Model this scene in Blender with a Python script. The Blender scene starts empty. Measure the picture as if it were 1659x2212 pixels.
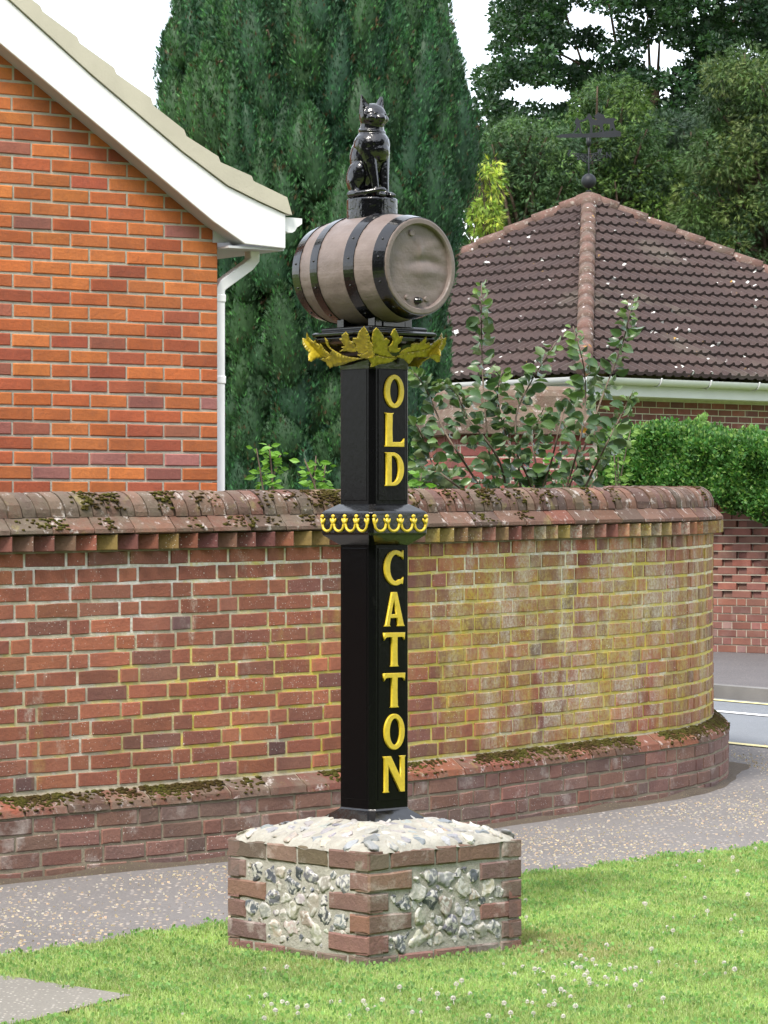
import bpy, bmesh, math, random
import numpy as np
from mathutils import Vector, Matrix, noise as mnoise
R = math.radians
random.seed(7); rng = np.random.default_rng(7)
scene = bpy.context.scene
C = scene.collection

# ------------------------------------------------------------------ camera, sky, sun, exposure
F = 7000.0; CX = 829.5; HY = 1131.0; EYE = 1.58       # photo studied at 1659 x 2212
cam_d = bpy.data.cameras.new('camera'); cam = bpy.data.objects.new('camera', cam_d); C.objects.link(cam)
scene.camera = cam
cam.location = (0, 0, EYE); cam.rotation_euler = (R(90), 0, 0)
cam_d.sensor_fit = 'VERTICAL'; cam_d.sensor_height = 36.0; cam_d.lens = F/2212*36.0
cam_d.shift_y = (HY-1106)/2212.0
cam_d.clip_start = 0.1; cam_d.clip_end = 3000
SUN_EL, SUN_AZ = 52, 205          # azimuth measured clockwise from +Y
w = bpy.data.worlds.new("World"); scene.world = w; w.use_nodes = True
nt = w.node_tree; nt.nodes.clear()
wo = nt.nodes.new('ShaderNodeOutputWorld'); sk = nt.nodes.new('ShaderNodeTexSky')
sk.sky_type = 'NISHITA'; sk.sun_disc = False; sk.sun_elevation = R(SUN_EL); sk.sun_rotation = R(SUN_AZ); sk.dust_density = 3
b1 = nt.nodes.new('ShaderNodeBackground'); b1.inputs[1].default_value = 0.07
nt.links.new(sk.outputs[0], b1.inputs[0])
b2 = nt.nodes.new('ShaderNodeBackground'); b2.inputs[1].default_value = 0.66
cn = nt.nodes.new('ShaderNodeTexNoise'); cn.inputs['Scale'].default_value = 3.0; cn.inputs['Detail'].default_value = 5
cr = nt.nodes.new('ShaderNodeValToRGB'); cr.color_ramp.elements[0].position = .3; cr.color_ramp.elements[1].position = .7
cr.color_ramp.elements[0].color = (.80, .84, .90, 1); cr.color_ramp.elements[1].color = (1.05, 1.05, 1.05, 1)
nt.links.new(cn.outputs['Fac'], cr.inputs[0]); nt.links.new(cr.outputs[0], b2.inputs[0])
ad = nt.nodes.new('ShaderNodeAddShader'); nt.links.new(b1.outputs[0], ad.inputs[0]); nt.links.new(b2.outputs[0], ad.inputs[1])
nt.links.new(ad.outputs[0], wo.inputs[0])
sd = bpy.data.lights.new('sun', 'SUN'); sd.energy = 2.0; sd.angle = R(12); sd.color = (1, .95, .87)
so = bpy.data.objects.new('sun', sd); C.objects.link(so)
az = R(SUN_AZ); el = R(SUN_EL)
sv = Vector((math.sin(az)*math.cos(el), math.cos(az)*math.cos(el), math.sin(el)))
so.rotation_euler = sv.to_track_quat('Z', 'Y').to_euler()
scene.view_settings.view_transform = 'Standard'; scene.view_settings.look = 'None'
scene.view_settings.exposure = 1.30; scene.view_settings.gamma = 1.0
scene.render.engine = 'CYCLES'

# ------------------------------------------------------------------ helpers
def px(x, y, Z): return Vector(((x-CX)/F*Z, Z, EYE+(HY-y)/F*Z))
def px_plane(x, y, p0, n):
    d = Vector(((x-CX)/F, 1.0, (HY-y)/F)); o = Vector((0, 0, EYE))
    return o + d*((p0-o).dot(n)/d.dot(n))
def lerp(a, b, t): return a+(b-a)*t
def tag(o, label=None, cat=None, group=None, kind=None):
    if label: o['label'] = label
    if cat: o['category'] = cat
    if group: o['group'] = group
    if kind: o['kind'] = kind
    return o
def empty(name, loc=(0, 0, 0), label=None, cat=None, group=None):
    o = bpy.data.objects.new(name, None); C.objects.link(o); o.location = loc
    o.empty_display_size = .2
    return tag(o, label, cat, group)
def link(name, me, parent=None):
    o = bpy.data.objects.new(name, me); C.objects.link(o)
    if parent:
        o.parent = parent
        p = Vector((0, 0, 0)); q = parent
        while q: p += q.location; q = q.parent
        o.location = -p                       # meshes are built in world coordinates
    return o
class MB:
    def __init__(s): s.v = []; s.f = []; s.c = []; s.uv = []; s.m = []; s.sm = []
    def add(s, verts, faces, col=(1, 1, 1), uvs=None, mi=0, smooth=False):
        b = len(s.v); s.v += [tuple(v) for v in verts]
        s.uv += list(uvs) if uvs is not None else [(v[0], v[2]) for v in verts]
        for f in faces:
            s.f.append([b+i for i in f]); s.c.append(col); s.m.append(mi); s.sm.append(smooth)
    def build(s, name, mats, parent=None):
        me = bpy.data.meshes.new(name); me.from_pydata(s.v, [], s.f)
        if not isinstance(mats, (list, tuple)): mats = [mats]
        for m in mats: me.materials.append(m)
        ca = me.color_attributes.new('Col', 'FLOAT_COLOR', 'CORNER'); uvl = me.uv_layers.new(name='UVMap')
        cc = []; uu = []
        for p, c in zip(me.polygons, s.c):
            for vi in p.vertices: cc += [c[0], c[1], c[2], 1]; uu += [s.uv[vi][0], s.uv[vi][1]]
        ca.data.foreach_set('color', cc); uvl.data.foreach_set('uv', uu)
        me.polygons.foreach_set('material_index', s.m); me.polygons.foreach_set('use_smooth', s.sm)
        me.update(); return link(name, me, parent)
def scatter(name, tv, tf, pos, bases, scale, cols, mat, parent=None, smooth=False):
    """tv (k,3) template, tf list of same-size faces, pos (n,3), bases (n,3,3) columns=axes"""
    tv = np.array(tv, float); tf = np.array(tf); n = len(pos); k = len(tv)
    sc = np.asarray(scale); sc = sc[:, None, None] if sc.ndim == 1 else sc[:, None, :]
    loc = np.einsum('nij,nkj->nki', bases, tv[None]*sc) + pos[:, None, :]
    V = loc.reshape(-1, 3).astype(np.float32); fs = tf.shape[1]; nf = len(tf)
    L = (tf[None]+(np.arange(n)*k)[:, None, None]).reshape(-1).astype(np.int32)
    me = bpy.data.meshes.new(name); me.vertices.add(len(V)); me.vertices.foreach_set('co', V.ravel())
    me.loops.add(len(L)); me.loops.foreach_set('vertex_index', L)
    npoly = n*nf; me.polygons.add(npoly)
    me.polygons.foreach_set('loop_start', (np.arange(npoly)*fs).astype(np.int32))
    me.polygons.foreach_set('use_smooth', np.full(npoly, smooth))
    me.update(calc_edges=True)
    ca = me.color_attributes.new('Col', 'FLOAT_COLOR', 'CORNER')
    c4 = np.concatenate([cols, np.ones((n, 1))], 1); ca.data.foreach_set('color', np.repeat(c4, nf*fs, 0).astype(np.float32).ravel())
    me.materials.append(mat); return link(name, me, parent)
def norm(a): return a/np.maximum(np.linalg.norm(a, axis=-1, keepdims=True), 1e-9)
def bases_from(y, rnd=None):
    """y axis along given dirs, random roll"""
    y = norm(y); r = rng.normal(size=y.shape) if rnd is None else rnd
    x = norm(np.cross(y, r)); z = np.cross(x, y); return np.stack([x, y, z], axis=2)
def box_pts(c, ax, ay, az_, hx, hy, hz):
    return [c+ax*(sx*hx)+ay*(sy*hy)+az_*(sz*hz) for sx in (-1, 1) for sy in (-1, 1) for sz in (-1, 1)]
BOXF = [(0, 1, 3, 2), (4, 6, 7, 5), (0, 4, 5, 1), (2, 3, 7, 6), (0, 2, 6, 4), (1, 5, 7, 3)]
def add_box(mb, c, ax, ay, az_, hx, hy, hz, col=(1, 1, 1), mi=0):
    mb.add(box_pts(Vector(c), Vector(ax), Vector(ay), Vector(az_), hx, hy, hz), BOXF, col, None, mi)
def tube(mb, pts, rad, n=10, col=(1, 1, 1), cap=True, mi=0, squash=None):
    pts = [Vector(p) for p in pts]; rad = rad if hasattr(rad, '__len__') else [rad]*len(pts)
    V = []; up = None
    for i, p in enumerate(pts):
        t = (pts[min(i+1, len(pts)-1)]-pts[max(i-1, 0)]).normalized()
        if up is None: up = Vector((0, 0, 1)) if abs(t.z) < .9 else Vector((0, 1, 0))
        a = t.cross(up).normalized(); b = a.cross(t).normalized(); up = b
        for k in range(n):
            an = 2*math.pi*k/n; V.append(p+(a*math.cos(an)+b*math.sin(an))*rad[i])
    Fc = [(i*n+k, i*n+(k+1) % n, (i+1)*n+(k+1) % n, (i+1)*n+k) for i in range(len(pts)-1) for k in range(n)]
    if cap: Fc += [tuple(range(n))[::-1], tuple((len(pts)-1)*n+k for k in range(n))]
    mb.add(V, Fc, col, None, mi, True)
def loft(mb, rings, cap=True, col=(1, 1, 1), smooth=False, mi=0):
    n = len(rings[0]); V = [v for r in rings for v in r]
    Fc = [(i*n+k, i*n+(k+1) % n, (i+1)*n+(k+1) % n, (i+1)*n+k) for i in range(len(rings)-1) for k in range(n)]
    if cap: Fc += [tuple(range(n))[::-1], tuple((len(rings)-1)*n+k for k in range(n))]
    mb.add(V, Fc, col, None, mi, smooth)
def bevel(o, wd=.003, seg=2, ang=30):
    m = o.modifiers.new('bevel', 'BEVEL'); m.width = wd; m.segments = seg; m.limit_method = 'ANGLE'; m.angle_limit = R(ang); return o
def extrude_poly(mb, pts, off, col=(1, 1, 1), mi=0):
    """closed polygon of Vectors in a plane, extruded by vector off"""
    n = len(pts); V = list(pts)+[p+off for p in pts]
    mb.add(V, [tuple(range(n)), tuple(range(2*n-1, n-1, -1))]+[(i, i+n, (i+1) % n+n, (i+1) % n) for i in range(n)], col, None, mi)
def ico(sub):
    bm = bmesh.new(); bmesh.ops.create_icosphere(bm, subdivisions=sub, radius=1)
    v = [tuple(x.co) for x in bm.verts]; f = [tuple(q.index for q in x.verts) for x in bm.faces]; bm.free(); return v, f
ICO1 = ico(1); ICO2 = ico(2); ICO3 = ico(3)

# ------------------------------------------------------------------ materials
class NM:
    def __init__(s, name):
        s.m = bpy.data.materials.new(name); s.m.use_nodes = True; s.t = s.m.node_tree; s.b = s.t.nodes['Principled BSDF']
    def n(s, typ, **k):
        x = s.t.nodes.new(typ)
        for a, v in k.items():
            if hasattr(x, a) and a not in ('Scale',): setattr(x, a, v)
            else: x.inputs[a.replace('_', ' ')].default_value = v
        return x
    def l(s, a, b): s.t.links.new(a, b)
    def coord(s, kind='Object', scale=(1, 1, 1)):
        tc = s.n('ShaderNodeTexCoord'); mp = s.n('ShaderNodeMapping'); mp.inputs['Scale'].default_value = scale
        s.l(tc.outputs[kind], mp.inputs[0]); return mp.outputs[0]
    def noise(s, vec, scale, detail=4, rough=.55, dist=0):
        x = s.n('ShaderNodeTexNoise'); x.inputs['Scale'].default_value = scale; x.inputs['Detail'].default_value = detail
        x.inputs['Roughness'].default_value = rough; x.inputs['Distortion'].default_value = dist
        s.l(vec, x.inputs['Vector']); return x.outputs['Fac']
    def vor(s, vec, scale, feature='F1', out='Distance', rnd=1):
        x = s.n('ShaderNodeTexVoronoi'); x.feature = feature; x.inputs['Scale'].default_value = scale; x.inputs['Randomness'].default_value = rnd
        s.l(vec, x.inputs['Vector']); return x.outputs[out]
    def ramp(s, fac, a, b, lo=0., hi=1.):
        x = s.n('ShaderNodeMapRange'); x.inputs['From Min'].default_value = a; x.inputs['From Max'].default_value = b
        x.inputs['To Min'].default_value = lo; x.inputs['To Max'].default_value = hi; s.l(fac, x.inputs['Value']); return x.outputs[0]
    def math(s, op, a, b=None):
        x = s.n('ShaderNodeMath'); x.operation = op
        for i, v in enumerate((a, b)):
            if v is None: continue
            if isinstance(v, (int, float)): x.inputs[i].default_value = v
            else: s.l(v, x.inputs[i])
        return x.outputs[0]
    def mix(s, fac, a, b, blend='MIX'):
        x = s.n('ShaderNodeMix'); x.data_type = 'RGBA'; x.blend_type = blend
        for i, v in ((0, fac), (6, a), (7, b)):
            if isinstance(v, (int, float)): x.inputs[i].default_value = v
            elif isinstance(v, tuple): x.inputs[i].default_value = (*v, 1)
            else: s.l(v, x.inputs[i])
        return x.outputs[2]
    def attr(s, name='Col'): x = s.n('ShaderNodeVertexColor'); x.layer_name = name; return x.outputs['Color']
    def bump(s, h, dist=.003, strength=1.0, prev=None):
        x = s.n('ShaderNodeBump'); x.inputs['Distance'].default_value = dist; x.inputs['Strength'].default_value = strength
        s.l(h, x.inputs['Height'])
        if prev is not None: s.l(prev, x.inputs['Normal'])
        s.l(x.outputs[0], s.b.inputs['Normal']); return x.outputs[0]
    def out(s, col=None, rough=.8, spec=.3, **k):
        if col is not None:
            if isinstance(col, tuple): s.b.inputs['Base Color'].default_value = (*col, 1)
            else: s.l(col, s.b.inputs['Base Color'])
        if isinstance(rough, (int, float)): s.b.inputs['Roughness'].default_value = rough
        else: s.l(rough, s.b.inputs['Roughness'])
        s.b.inputs['Specular IOR Level'].default_value = spec
        for a, v in k.items(): s.b.inputs[a.replace('_', ' ')].default_value = v
        return s.m

def m_plain(name, col, rough=.5, spec=.5, bs=40, bd=.001, var=.12, **k):
    m = NM(name); v = m.coord(); n = m.noise(v, bs, 5); n2 = m.noise(v, 3, 4)
    c = m.mix(m.ramp(n2, .3, .7), tuple(x*(1-var) for x in col), tuple(min(1, x*(1+var)) for x in col))
    m.bump(n, bd); return m.out(c, rough, spec, **k)

# brick with per-brick colours, soot, grain; optional lichen / bloom
def m_brick(name, grain=1.0, lichen=0, bloom=0, soot=.3, spots=0):
    m = NM(name); v = m.coord(); uv = m.coord('UV')
    n = m.noise(v, 55, 6, .65); n2 = m.noise(v, 9, 5, .6); col = m.attr()
    c = m.mix(m.ramp(n2, .35, .75), col, (.22, .10, .075)) if soot > .5 else col
    c = m.mix(m.ramp(m.noise(v, 5.5, 4, .6), .38, .66, 0, .75), c, m.mix(1, c, (.70, .68, .74), 'MULTIPLY'))
    c = m.mix(m.ramp(n, .3, .75, 0, .55), c, m.mix(.5, c, (.10, .06, .05)))
    c = m.mix(m.ramp(m.noise(v, 26, 5, .7), .55, .8, 0, soot), c, (.12, .08, .065))
    if lichen:
        sep = m.n('ShaderNodeSeparateXYZ'); m.l(uv, sep.inputs[0]); ux, uz = sep.outputs[0], sep.outputs[1]
        st = m.coord('UV', (3.2, .55, 1)); big = m.noise(m.coord('UV', (.9, .9, 1)), 1.7, 4, .6); streak = m.noise(st, 2.0, 5, .6)
        bias = m.ramp(ux, 5.6, 7.0, -.10, .075)
        a = m.math('ADD', m.math('ADD', m.math('MULTIPLY', big, .55), m.math('MULTIPLY', streak, .5)), bias)
        lm = m.ramp(a, .52, .68, 0, lichen)
        fine = m.ramp(m.noise(v, 48, 6, .75), .42, .56)
        lm2 = m.math('MULTIPLY', lm, m.math('ADD', m.math('MULTIPLY', fine, .6), .25))
        yc = m.mix(m.ramp(m.noise(v, 12, 3), .35, .65), (.44, .35, .03), (.40, .35, .17))
        c = m.mix(lm2, c, yc)
        b2_ = m.ramp(m.math('ADD', m.noise(m.coord('UV', (2.2, .8, 1)), 2.6, 5, .65), m.math('MULTIPLY', m.ramp(ux, 6.2, 7.5, -.06, .07), m.ramp(ux, 8.6, 9.4, 1, .1))), .535, .66, 0, bloom)
        b2_ = m.math('MULTIPLY', b2_, m.ramp(m.noise(v, 70, 4, .7), .4, .6, .15, 1))
        c = m.mix(b2_, c, (.50, .46, .38))
    elif bloom:
        b2_ = m.ramp(m.noise(v, 6, 6, .7), .55, .72, 0, bloom); c = m.mix(b2_, c, (.5, .46, .42))
    if spots:
        sp = m.ramp(m.vor(v, 17), .035, .055, 1, 0)
        gate = m.ramp(m.noise(v, 3, 2), .5, .56)
        c = m.mix(m.math('MULTIPLY', m.math('MULTIPLY', sp, gate), spots), c, (.75, .75, .72))
        sp2 = m.ramp(m.vor(v, 75), .10, .2, 1, 0)
        c = m.mix(m.math('MULTIPLY', m.math('MULTIPLY', sp2, m.ramp(m.noise(v, 5, 3), .47, .6)), spots*.85), c, (.66, .65, .6))
    bp = m.bump(n, .004*grain); m.bump(m.noise(v, 240, 3), .0012*grain, 1, bp)
    return m.out(c, .88, .25)
def m_mortar(name, base=(.46, .42, .34), lichen=0, white=0, grime=.3):
    m = NM(name); v = m.coord(); uv = m.coord('UV')
    n = m.noise(v, 80, 5, .7); c = m.mix(m.ramp(m.noise(v, 14, 5), .3, .7), base, tuple(x*.72 for x in base))
    if lichen:
        sep = m.n('ShaderNodeSeparateXYZ'); m.l(uv, sep.inputs[0]); ux, uz = sep.outputs[0], sep.outputs[1]
        st = m.coord('UV', (2.2, .6, 1)); big = m.noise(m.coord('UV', (.9, .9, 1)), 2.3, 4, .65); streak = m.noise(st, 2.0, 5, .6)
        a = m.math('ADD', m.math('ADD', m.math('MULTIPLY', big, .6), m.math('MULTIPLY', streak, .4)), m.ramp(ux, 4.0, 6.4, -.05, .15))
        c = m.mix(m.ramp(a, .48, .62, 0, lichen), c, m.mix(m.ramp(m.noise(v, 22, 4), .35, .7), (.60, .49, .06), (.54, .48, .20)))
        wb = m.math('ADD', m.noise(m.coord('UV', (1, 1, 1)), 3.3, 5, .6), m.ramp(uz, .9, 1.45, -.05, .13))
        c = m.mix(m.math('MULTIPLY', m.ramp(wb, .52, .62, 0, white), m.ramp(m.noise(v, 45, 4), .35, .6, .25, 1)), c, (.70, .69, .66))
        c = m.mix(m.ramp(uz, .05, .42, .55, 0), c, (.16, .13, .09))
    c = m.mix(m.ramp(m.noise(v, 30, 5, .7), .5, .75, 0, grime), c, (.14, .12, .09))
    m.bump(n, .006); return m.out(c, .95, .15)
MAT = {}
MAT['brick_wall'] = m_brick('boundary brick', 1, .85, .72, .2, .9)
MAT['mortar_wall'] = m_mortar('boundary mortar', (.54, .49, .37), .92, .8, .25)
MAT['brick_low'] = m_brick('footing brick', 1.2, 0, .5, .45, 1.0)
MAT['mortar_low'] = m_mortar('footing mortar', (.30, .26, .19), 0, 0, .6)
MAT['brick_house'] = m_brick('house brick', .9, 0, 0, .3)
MAT['mortar_house'] = m_mortar('house mortar', (.46, .43, .35), 0, 0, .1)
MAT['brick_plinth'] = m_brick('plinth brick', 1.2, 0, .6, .45)
MAT['mortar_plinth'] = m_mortar('plinth mortar', (.40, .385, .335), 0, 0, .4)
MAT['brick_far'] = m_brick('far brick', 1, 0, .1, .2)
MAT['mortar_far'] = m_mortar('far mortar', (.40, .35, .28), 0, 0, .2)
MAT['black'] = m_plain('black gloss paint', (.004, .004, .0045), .15, .6, 25, .0012, .3)
def _black():
    m = NM('black gloss casting'); v = m.coord(); n = m.noise(v, 42, 2, .45, .6); n2 = m.noise(v, 300, 3)
    bp = m.bump(n, .0028); m.bump(n2, .0003, 1, bp)
    return m.out((.004, .004, .005), .13, .75)
MAT['cast'] = _black()
def _post():
    m = NM('black post paint'); v = m.coord('Object', (1, 1, .5)); n = m.noise(v, 60, 4, .6); n2 = m.noise(v, 420, 3)
    bp = m.bump(n, .0006); m.bump(n2, .0002, 1, bp)
    return m.out(m.mix(m.ramp(m.noise(v, 30, 5, .7), .62, .8, 0, .5), (.003, .003, .0035), (.013, .013, .013)), .16, .13)
MAT['post'] = _post()
def _gold():
    m = NM('yellow gold paint'); v = m.coord(); n = m.noise(v, 60, 5, .6)
    c = m.mix(m.ramp(n, .3, .7), (.50, .36, .02), (.62, .46, .035)); c = m.mix(m.ramp(m.noise(v, 170, 3), .62, .75, 0, .5), c, (.22, .14, .02))
    m.bump(m.noise(v, 90, 4), .0012); return m.out(c, .36, .5)
MAT['gold'] = _gold()
def _gilt():
    m = NM('dull gilt leaf paint'); v = m.coord(); n = m.noise(v, 45, 5, .6)
    c = m.mix(m.ramp(n, .3, .72), (.24, .18, .012), (.50, .39, .03)); c = m.mix(m.ramp(m.noise(v, 120, 4), .6, .8, 0, .5), c, (.10, .08, .02))
    m.bump(m.noise(v, 60, 4), .003); return m.out(c, .32, .6)
MAT['gilt'] = _gilt()
def _barrel():
    m = NM('taupe painted wood'); v = m.coord(); bc = m.coord('UV', (1, 1, 1))
    gr = m.noise(m.coord('UV', (5, 160, 1)), 1.0, 5, .6); n2 = m.noise(v, 14, 4)
    c = m.mix(m.ramp(n2, .3, .7), (.142, .112, .100), (.186, .150, .136))
    c = m.mix(m.ramp(gr, .62, .78, 0, .22), c, (.12, .09, .07))
    bp = m.bump(gr, .0007); m.bump(m.noise(v, 18, 4, .6), .004, 1, bp)
    return m.out(c, .42, .3)
MAT['barrel'] = _barrel()
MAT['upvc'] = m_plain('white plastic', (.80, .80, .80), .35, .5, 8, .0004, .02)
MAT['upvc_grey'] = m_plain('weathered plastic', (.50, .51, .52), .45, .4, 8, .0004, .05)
MAT['undercloak'] = m_plain('cream verge mortar', (.48, .45, .36), .9, .2, 70, .0012, .10)
MAT['tile_house'] = m_plain('brown roof tile', (.17, .12, .09), .85, .2, 60, .003, .2)
def m_leaf(name, trans=.35, rough=.5, under=None, spec=.35):
    m = NM(name); c = m.attr(); v = m.coord(); c = m.mix(m.ramp(m.noise(v, 6, 3), .3, .7, 0, .35), c, m.mix(1, c, (.45, .5, .45), 'MULTIPLY'))
    if under:
        g = m.n('ShaderNodeNewGeometry'); c = m.mix(m.math('MULTIPLY', g.outputs['Backfacing'], .75), c, under)
    m.out(c, rough, spec)
    tr = m.n('ShaderNodeBsdfTranslucent'); mx = m.n('ShaderNodeMixShader'); mx.inputs[0].default_value = trans
    m.l(m.mix(1, c, (1.1, 1.3, .6), 'MULTIPLY'), tr.inputs['Color']); o = m.t.nodes['Material Output']
    m.l(m.b.outputs[0], mx.inputs[1]); m.l(tr.outputs[0], mx.inputs[2]); m.l(mx.outputs[0], o.inputs[0]); return m.m
MAT['leaf'] = m_leaf('foliage'); MAT['conifer'] = m_leaf('conifer sprays', .12, .6)
MAT['apple_leaf'] = m_leaf('apple leaf', .25, .33, (.16, .21, .12), .5); MAT['grass'] = m_leaf('grass blades', .4, .5)
MAT['bark'] = m_plain('bark', (.075, .055, .04), .95, .1, 30, .02, .4)
MAT['twig'] = m_plain('twig', (.13, .10, .075), .8, .2, 60, .002, .3)
def m_moss():
    m = NM('moss'); v = m.coord(); n = m.noise(v, 90, 5, .7)
    c = m.mix(m.ramp(m.noise(v, 9, 3), .4, .62), (.085, .058, .024), (.11, .105, .026)); c = m.mix(m.ramp(n, .3, .7), c, m.mix(1, c, (.45, .45, .4), 'MULTIPLY'))
    m.bump(n, .012); return m.out(c, 1, .05)
MAT['moss'] = m_moss()
def m_coping():
    m = NM('weathered coping brick'); v = m.coord(); uv = m.coord('UV'); col = m.attr()
    n = m.noise(v, 45, 6, .7)
    sep = m.n('ShaderNodeSeparateXYZ'); m.l(uv, sep.inputs[0]); ux = sep.outputs[0]
    c = m.mix(m.ramp(n, .3, .75, 0, .6), col, m.mix(.6, col, (.09, .07, .06)))
    gr = m.math('ADD', m.noise(v, 7, 5, .65), m.ramp(ux, 4.6, 7.6, .12, -.07))
    c = m.mix(m.ramp(gr, .5, .68, 0, .65), c, (.15, .125, .095))
    c = m.mix(m.ramp(m.noise(v, 11, 4, .6), .6, .72, 0, .5), c, (.26, .22, .08))
    wf = m.math('MULTIPLY', m.ramp(m.noise(v, 16, 6, .7), .56, .66), m.ramp(n, .4, .55))
    c = m.mix(m.math('MULTIPLY', wf, .75), c, (.62, .57, .54))
    bp = m.bump(n, .008); m.bump(m.noise(v, 200, 3), .001, 1, bp); return m.out(c, .92, .2)
MAT['coping'] = m_coping()
def m_flint():
    m = NM('knapped flint'); v = m.coord(); col = m.attr(); n = m.noise(v, 34, 5, .6, .8)
    c = m.mix(m.ramp(n, .48, .56), col, (.46, .45, .42)); c = m.mix(m.ramp(m.noise(v, 26, 4, .6, 1.5), .60, .72, 0, .5), c, (.07, .075, .085))
    c = m.mix(m.ramp(m.noise(v, 20, 3), .66, .74, 0, .7), c, (.26, .19, .10))
    m.bump(m.noise(v, 55, 4), .004); return m.out(c, .5, .35)
MAT['flint'] = m_flint()
def m_flint_pale():
    m = NM('pale cobble flint'); v = m.coord(); col = m.attr(); n = m.noise(v, 30, 5, .6, .8)
    c = m.mix(m.ramp(n, .54, .66, 0, .85), col, (.19, .195, .21)); c = m.mix(m.ramp(m.noise(v, 24, 4), .62, .7, 0, .6), c, (.36, .25, .13))
    m.bump(m.noise(v, 60, 4), .005); return m.out(c, .5, .4)
MAT['flint_pale'] = m_flint_pale()
def m_asphalt(name, base, speck, scale=1.0, amt=1.0):
    m = NM(name); v = m.coord(); n = m.noise(v, 120*scale, 4, .7)
    c = m.mix(m.ramp(m.noise(v, 1.1, 5), .3, .7), base, tuple(x*.8 for x in base)); c = m.mix(m.ramp(n, .35, .7, 0, .6), c, tuple(x*.5 for x in base))
    vo = m.n('ShaderNodeTexVoronoi'); vo.inputs['Scale'].default_value = 55*scale; m.l(v, vo.inputs['Vector'])
    sp = m.ramp(vo.outputs['Distance'], .22, .34, 1, 0); sel = m.n('ShaderNodeSeparateColor'); m.l(vo.outputs['Color'], sel.inputs[0])
    g = m.ramp(sel.outputs[0], .55, .6); dens = m.ramp(m.noise(v, 2.2, 4), .3, .7, .45, 1)
    sc_ = m.mix(sel.outputs[1], speck[0], speck[1])
    c = m.mix(m.math('MULTIPLY', m.math('MULTIPLY', m.math('MULTIPLY', sp, g), dens), amt), c, sc_)
    m.bump(n, .004); return m.out(c, .9, .25)
MAT['pavement'] = m_asphalt('worn pavement', (.192, .180, .174), ((.52, .40, .27), (.50, .46, .42)), .62, .95)
MAT['road'] = m_asphalt('road asphalt', (.20, .215, .235), ((.33, .34, .36), (.36, .37, .38)), 1.2, .6)
MAT['path'] = m_asphalt('concrete path', (.25, .235, .205), ((.50, .46, .38), (.46, .44, .40)), 1.1, 1)
MAT['kerb'] = m_plain('kerb concrete', (.17, .165, .16), .9, .2, 80, .003, .15)
MAT['yellow_line'] = m_plain('worn yellow paint', (.62, .55, .28), .8, .2, 80, .001, .15)
MAT['white_line'] = m_plain('white road paint', (.70, .70, .70), .8, .2, 80, .001, .08)
MAT['soil'] = m_plain('soil and turf', (.16, .22, .06), 1, .05, 30, .02, .45)
MAT['dirt'] = m_asphalt('dirt', (.11, .085, .062), ((.3, .22, .14), (.12, .14, .05)), 1.5, .7)
MAT['clover'] = m_plain('clover flower', (.85, .80, .76), .9, .1, 300, .004, .15)
MAT['iron'] = m_plain('weathered iron', (.012, .014, .018), .55, .3, 60, .001, .2)
def m_roof():
    m = NM('brown concrete roof tile'); v = m.coord(); n = m.noise(v, 30, 5, .7)
    c = m.mix(m.ramp(m.noise(v, 1.6, 5), .3, .7), (.050, .036, .035), (.070, .048, .044)); c = m.mix(m.ramp(n, .4, .75, 0, .5), c, (.035, .026, .025))
    c = m.mix(m.ramp(m.noise(v, 1.1, 4), .56, .68, 0, .4), c, (.12, .105, .085))
    for sc, th, col, g0 in ((2.6, .10, (.62, .62, .6), .46), (5.5, .13, (.52, .52, .5), .50), (4.6, .085, (.34, .20, .05), .54)):
        dv = m.noise(v, 14, 3); vv = m.n('ShaderNodeVectorMath'); vv.operation = 'MULTIPLY_ADD'
        m.l(dv, vv.inputs[0]); vv.inputs[1].default_value = (.12,)*3; m.l(v, vv.inputs[2])
        sp = m.ramp(m.vor(vv.outputs[0], sc), th-.02, th+.01, 1, 0); c = m.mix(m.math('MULTIPLY', sp, m.ramp(m.noise(v, .9 if sc != 4.3 else .6, 2), g0, g0+.06)), c, col)
    m.bump(n, .01); return m.out(c, .9, .2)
MAT['roof'] = m_roof()
def m_hip():
    m = NM('lichened hip tile'); v = m.coord(); n = m.noise(v, 18, 5, .7)
    c = m.mix(m.ramp(m.noise(v, 5, 4), .3, .7), (.15, .085, .072), (.11, .085, .07)); c = m.mix(m.ramp(n, .55, .68, 0, .6), c, (.34, .31, .27))
    sp = m.ramp(m.vor(v, 9), .12, .15, 1, 0); c = m.mix(m.math('MULTIPLY', sp, m.ramp(m.noise(v, 2, 2), .45, .55)), c, (.62, .6, .58))
    sp = m.ramp(m.vor(v, 5), .12, .15, 1, 0); c = m.mix(m.math('MULTIPLY', sp, m.ramp(m.noise(v, 1.2, 2), .5, .6)), c, (.42, .22, .04))
    m.bump(n, .02); return m.out(c, .95, .1)
MAT['hip'] = m_hip()

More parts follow.
